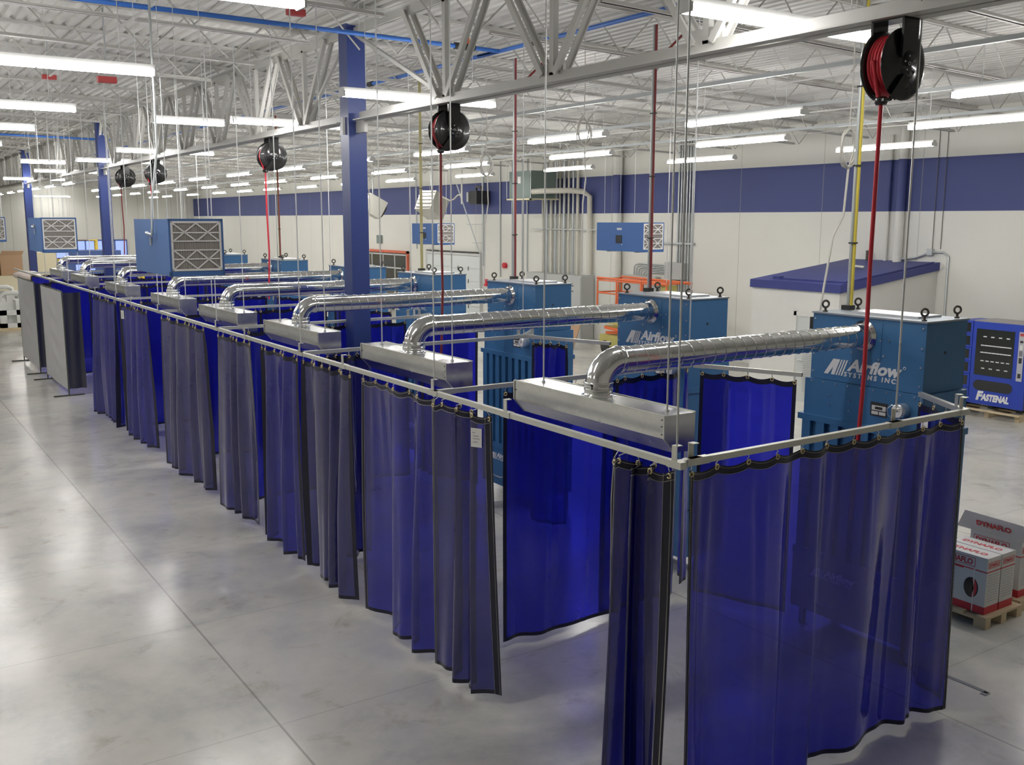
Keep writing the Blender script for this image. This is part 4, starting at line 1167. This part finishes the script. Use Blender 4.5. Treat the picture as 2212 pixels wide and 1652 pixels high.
# scissor lift
def lift():
    t = thing('scissor_lift', (20.75, 22.5, 0), 'orange red scissor lift with raised guard rails by the wall', 'scissor lift')
    L, W = 3.4, 1.1
    MB().box(0, W, 0.2, L - 0.2, 0.25, 0.62).build('chassis', 'olive', t)
    for x_ in (-0.02, W - 0.16):
        for y in (0.5, L - 0.5): MB().disc((x_, y, 0.22), (1, 0, 0), 0.22, 0.18, 16).build('wheel', 'blackm', t)
    for k in range(4):
        for x_ in (0.1, W - 0.18):
            a, b = (0.35, L - 0.35)
            MB().bar((x_, a, 0.68 + k * 0.2), (x_, b, 0.86 + k * 0.2), 0.06, 0.09).bar((x_ + 0.07, b, 0.68 + k * 0.2), (x_ + 0.07, a, 0.86 + k * 0.2), 0.06, 0.09).build('scissor_arm', 'olive' if k % 2 else 'orange', t)
    MB().box(0, W, 0, L, 1.48, 1.58).build('platform', 'egrey', t)
    m = MB()
    def loop(p0, p1, z0, z1):
        p0, p1 = Vector(p0), Vector(p1)
        m.tube([p0 + Vector((0, 0, z0)), p0 + Vector((0, 0, z1)), p1 + Vector((0, 0, z1)), p1 + Vector((0, 0, z0))], 0.032, 8)
        m.tube([p0 + Vector((0, 0, (z0 + z1) / 2)), p1 + Vector((0, 0, (z0 + z1) / 2))], 0.026, 8)
    for x_ in (0.03, W - 0.03):
        loop((x_, 0.02, 0), (x_, 1.1, 0), 1.58, 2.42); loop((x_, 1.2, 0), (x_, 2.3, 0), 1.58, 2.42); loop((x_, 2.4, 0), (x_, L - 0.02, 0), 1.58, 2.42)
        m.tube([(x_, 0, 2.45), (x_, L, 2.5)], 0.035, 8)
    loop((0.03, 0.02, 0), (W - 0.03, 0.02, 0), 1.58, 2.45); loop((0.03, L - 0.02, 0), (W - 0.03, L - 0.02, 0), 1.58, 2.45)
    m.build('guard_rail', 'orange', t)
    MB().box(0.1, 0.5, 0.05, 0.35, 2.0, 2.4).build('control_box', 'olive', t)
lift()
t = thing('cardboard_sheet', (20.3, 26.6, 0), 'brown cardboard sheets leaning beside the scissor lift', 'cardboard')
MB().prism([(0, 0), (0.75, 0), (0.75, 0.95), (0, 0.95)], (0, 0.75, 0), (0, -1, 0), (0.35, 0, 0.94), (0.94, 0, -0.35), 0.03).build('sheet', 'cardb', t)
MB().prism([(0, 0), (0.5, 0), (0.5, 0.8), (0, 0.8)], (-0.25, 0.95, 0), (0.3, -0.95, 0), (0.35, 0.1, 0.93), (0.94, 0, -0.35), 0.03).build('sheet', 'cardb', t)

# unit heaters
def heater(loc, rz, lab):
    t = thing('unit_heater', loc, lab, 'heater', 'pale unit heaters near the blue stripe', rz)
    t.rotation_euler = (0, 0.5, rz)
    MB().box(-0.45, 0.45, -0.42, 0.42, -0.42, 0.42).build('casing', 'heater', t)
    m = MB()
    for i in range(5): m.bar((-0.48, -0.38, -0.32 + i * 0.16), (-0.48, 0.38, -0.32 + i * 0.16), 0.06, 0.02)
    m.build('louvre', 'alu', t)
    MB().disc((0.45, 0, 0), (1, 0, 0), 0.3, 0.1, 20).build('fan_guard', 'iron', t)
    return t
heater((20.0, 35.75, 4.98), 0.35, 'pale tilted unit heater with a bent pipe above the smaller filter box')
heater((20.2, 41.6, 5.0), -0.2, 'pale tilted unit heater half behind the blue column')
tag(MB().tube([(20.2, 35.2, 5.3), (20.3, 34.8, 5.15), (20.3, 34.5, 5.2), (20.3, 34.2, 5.35), (20.3, 33.9, 5.38)], 0.03, 8).build('gas_pipe', 'pvc'), 'wavy pale pipe leading from the unit heater', 'pipe')
rod(20.3, 33.88, 5.0, deck_z(20.3) - 0.045, 'white pipe stub dropping beside the unit heater', 0.04, 'cord', 'pipe', 'drops by the unit heater', 'drop_pipe')
for i, (x_, y) in enumerate(((20.0, 35.75), (20.2, 41.6))):
    rod(x_, y, 5.4, deck_z(x_) + 0.06, 'thin pipe holding the %s unit heater' % ORD[i], 0.03, 'emt', 'rod', 'rods holding the unit heaters')

# ------------------------------------------------------------------ pipes and cords under the roof
t = thing('air_pipe', (XG, 13.2, 6.95), 'blue compressed air pipe with a red handled valve under the roof', 'pipe')
MB().tube([(-9, 0, 0.1), (1.85, 0, 0)], 0.032, 10).build('cross_pipe', 'pipeblue', t)
MB().tube([(1.85, 0.6, 0), (1.85, -9.0, 0)], 0.032, 10).tube([(1.85, 0, 0), (1.85, 40, 0.0)], 0.032, 10).build('long_pipe', 'pipeblue', t)
MB().tube([(1.05, 0, 0.01), (1.4, 0, 0.01)], 0.05, 10).build('valve', 'blackm', t)
MB().box(1.2, 1.3, -0.02, 0.02, 0.05, 0.14).build('valve_handle', 'orange', t)
for y in (-4.5, -1.0, 4.5): MB().tube([(1.85, y - 0.08, 0), (1.85, y + 0.08, 0)], 0.05, 10).build('coupling', 'blackm', t)
for x_ in (-6.5, -3.5, -0.5): MB().tube([(x_, 0, 0.02), (x_, 0, 0.55)], 0.006, 5).build('pipe_hanger', 'rod', t)
tag(MB().tube([(2.2, 33.5, 6.9), (XG + 0.5, 33.5, 6.85)], 0.035, 8).build('air_pipe', 'pipeblue'), 'distant blue air pipe crossing near the second blue column', 'pipe')
for i, (x0, y0) in enumerate(((9.4, 9.5), (9.6, 12.6))):
    tag(MB().tube([(x0 + 0.2, y0 + 0.6, 6.75), (x0 - 0.4, y0 + 0.1, 6.8), (9.0, y0, 6.75), (8.92, CABY[1 + i] + 0.64, 6.4), (8.90, CABY[1 + i] + 0.63, 5.9)], 0.018, 6).build('looped_cable', 'dred'),
        'dark red cable looping under the joists above the %s cabinet' % ORD[1 + i], 'cable', 'red cables under the joists')
for i, xb in enumerate((11.2, 14.6, 18.3)):
    tag(MB().box(xb - 0.03, xb + 0.03, 4, 72, 6.42, 6.48).build('conduit_strut', 'emt'), 'grey strut running along the light row, %s from the columns' % ORD[i], 'strut', 'grey struts along the light rows', 'structure')
def cord(x, y, zc, z0, lab, dx=0.0):
    t = thing('coiled_cable', (x, y, zc), lab, 'cord', 'white cords with hanging coils')
    m = MB()
    pts = [(0.16 * math.sin(a * 2 * PI / 14) * (1 - 0.012 * a), 0.02 * math.sin(a), 0.2 * math.cos(a * 2 * PI / 14)) for a in range(46)]
    m.tube(pts, 0.011, 5); m.build('coil', 'cord', t)
    MB().tube([(0.0, 0, 0.2), (0.02, 0, 0.6), (0, 0, deck_z(x) - zc - 0.045)], 0.008, 5).build('upper_cord', 'cord', t)
    MB().tube([(0.02, 0, -0.2), (0.05 + dx * 0.2, 0, -0.7), (dx * 0.5, 0.0, (z0 - zc) * 0.5), (dx, 0, z0 - zc)], 0.012, 6).build('lower_cord', 'cord', t)
cord(8.9, 6.9, 5.15, 3.3, 'white cord with a coil hanging beside the yellow cable', -0.35)
cord(10.0, 15.8, 5.4, 3.2, 'white cord with a coil hanging between the second and third hose drops', -0.05)
cord(9.2, 19.2, 5.4, 3.1, 'white cord with a coil hanging just beyond the closest blue column', 0.0)
cord(9.4, 12.1, 5.7, 3.6, 'white cord with a coil hanging before the office lights', 0.0)
for i, (x_, y) in enumerate(((9.5, 16.6), (10.4, 22.6), (9.6, 25.4), (12.8, 28.3), (12.1, 19.3), (13.6, 23.9), (11.9, 12.9), (3.9, 24.2), (4.0, 33.8), (5.6, 38.5), (10.1, 36.0), (11.5, 42.0))):
    rod(x_, y, 3.3 + 0.1 * (i % 3), deck_z(x_) - 0.045, 'thin pale drop wire under the joists, %s of the scattered drops' % ORD[i], 0.007, 'rod', 'wire', 'scattered drop wires', 'drop_wire')
for i, (x_, y, z) in enumerate(((5.2, 12.9, 7.05), (3.4, 20.5, 6.95), (3.1, 14.4, 6.2), (2.5, 24.5, 6.9))):
    t = thing('sprinkler_box', (x_, y, z), 'small red alarm box under the roof over the aisle, %s from the camera' % ORD[i], 'alarm box', 'red alarm boxes under the roof')
    MB().box(-0.12, 0.12, -0.05, 0.05, 0, 0.08).build('body', 'pink', t)
    MB().box(-0.1, 0.1, -0.04, 0.04, 0.08, 0.18).build('base', 'egrey', t)
    MB().tube([(0, 0, 0.18), (0, 0, deck_z(x_) - z - 0.05)], 0.012, 6).build('stem', 'emt', t)

# ------------------------------------------------------------------ far end of the hall
t = thing('window_2', (13.6, YE - 0.02, 1.25), 'daylit glazed door in the end wall behind the yellow frame', 'window', kind='structure')
MB().box(0, 4.2, -0.03, 0, 0, 1.6).build('glass', 'daylight', t)
m = MB()
for x_ in (0, 0.55, 1.2, 1.85, 2.6, 3.3, 4.15): m.box(x_, x_ + 0.08, -0.06, 0, 0, 1.6)
m.box(0, 4.2, -0.06, 0, 1.52, 1.62)
m.build('mullions', 'mblue', t)
t = thing('guard_frame', (0, 75, 0), 'yellow pipe guard frame in front of the daylit end door', 'guard frame')
MB().tube([(13.2, 0, 0), (13.2, 0, 2.93), (14.72, 0, 2.93), (14.72, 0, 0)], 0.14, 10).build('pipe', 'myellow', t)
t = thing('blue_machine', (10.0, 66, 0), 'blue machine with yellow trim far behind the booths', 'machine')
MB().box(0, 4.4, 0, 2.2, 0, 2.45).build('body', 'mblue', t)
MB().box(-0.03, 4.4, -0.05, 0, 1.75, 1.98).build('yellow_trim', 'myellow', t)
MB().box(0.5, 1.3, -0.04, 0, 2.05, 2.4).box(1.7, 2.8, -0.04, 0, 1.25, 1.6).build('lit_panel', 'daylight', t)
for i, (x_, y) in enumerate(((10.9, 46.0), (13.4, 52.0))):
    t = thing('yellow_bollard', (x_, y, 0), 'yellow post standing behind the booth ducts, %s one' % ORD[i], 'bollard', 'yellow posts behind the booths')
    MB().tube([(0, 0, 0), (0, 0, 2.5)], 0.13, 12).build('post', 'myellow', t)
t = thing('cream_cupboard', (7.9, 56, 0), 'tall cream cupboard far behind the grey screens beside the blue column', 'cupboard')
MB().box(0, 1.1, 0, 0.8, 0, 2.7).build('body', 'cream', t)
MB().box(0.54, 0.56, -0.01, 0, 0.1, 2.6).build('door_gap', 'cgrey', t)
t = thing('storage_rack', (4.6, 52, 0), 'cream rack board holding boxes at the far aisle end', 'rack')
MB().box(-0.2, 2.6, 0, 1.2, 1.05, 1.75).build('board', 'cream', t)
for x_ in (-0.1, 2.5): MB().box(x_, x_ + 0.1, 0.0, 1.2, 0, 1.05).build('leg', 'egrey', t)
for i, (x_, w_, z, h) in enumerate(((4.45, 1.3, 1.755, 1.25), (5.95, 0.95, 1.755, 0.95))):
    t = thing('cardboard_box', (x_, 52.2, z), 'brown cardboard box on the far rack, %s' % ('big square one', 'lower one beside it')[i], 'box', 'brown boxes on the far rack')
    MB().box(0, w_, 0, 0.9, 0, h).build('body', 'cardb', t)
    MB().prism([(0, 0), (w_, 0), (w_ + 0.08, 0.2), (0.1, 0.22)], (0, 0, h), (1, 0, 0), (0, -0.35, 0.93), (0, 0.93, 0.35), 0.02).build('flap', 'cardb', t)
def blob(name, c, r, m, lab, cat, seed, group=None):
    R = random.Random(seed); v, f = [], []
    for j in range(9):
        for i in range(14):
            th, ph_ = PI * j / 8, 2 * PI * i / 14; k = 1 + 0.22 * R.uniform(-1, 1) * math.sin(th)
            v.append((r[0] * math.sin(th) * math.cos(ph_) * k, r[1] * math.sin(th) * math.sin(ph_) * k, r[2] * math.cos(th) * k))
    for j in range(8):
        for i in range(14): f.append((j * 14 + i, j * 14 + (i + 1) % 14, (j + 1) * 14 + (i + 1) % 14, (j + 1) * 14 + i))
    o = MB().add(v, f, True).build(name, m); o.location = c
    return tag(o, lab, cat, group)
t = thing('tall_crate', (5.2, 38.2, 0), 'plain crate behind the farther grey screen', 'crate')
MB().box(0, 0.35, 0, 0.9, 0, 2.25).build('body', 'cream', t)
blob('plastic_bag', (5.2, 38.6, 2.42), (0.42, 0.35, 0.17), 'bag', 'crumpled pale plastic bag on top behind the grey screens', 'bag', 3)
def wrapped(loc, lab, s):
    t = thing('wrapped_pallet', loc, lab, 'wrapped load', 'white wrapped loads at the far aisle')
    R = random.Random(s)
    MB().box(0, 1.0, 0, 1.0, 0, 0.12).build('pallet_base', 'wood', t)
    m = MB()
    for (x0, x1, z0, z1) in ((0.05, 0.3, 0.12, 1.25), (0.65, 0.95, 0.12, 1.2), (0.05, 0.95, 0.12, 0.3), (0.05, 0.95, 0.62, 0.82)):
        m.box(x0, x1, 0.05, 0.95, z0, z1)
    m.tube([(0.1, 0.1, 1.2), (0.12, 0.1, 1.42), (0.3, 0.1, 1.5), (0.7, 0.1, 1.5), (0.88, 0.1, 1.42), (0.9, 0.1, 1.2)], 0.09, 8)
    m.build('wrapped_frame', 'wrap', t)
    MB().box(0.1, 0.9, 0.3, 0.8, 0.3, 1.1).build('inner_load', 'wrap', t)
for i, (x_, y) in enumerate(((4.75, 43.5), (3.6, 46.5), (4.9, 47.5), (5.6, 44.8), (4.0, 50.0))):
    wrapped((x_, y, 0), 'white wrapped metal frame on a pallet at the far aisle, %s by distance' % ORD[i], i)
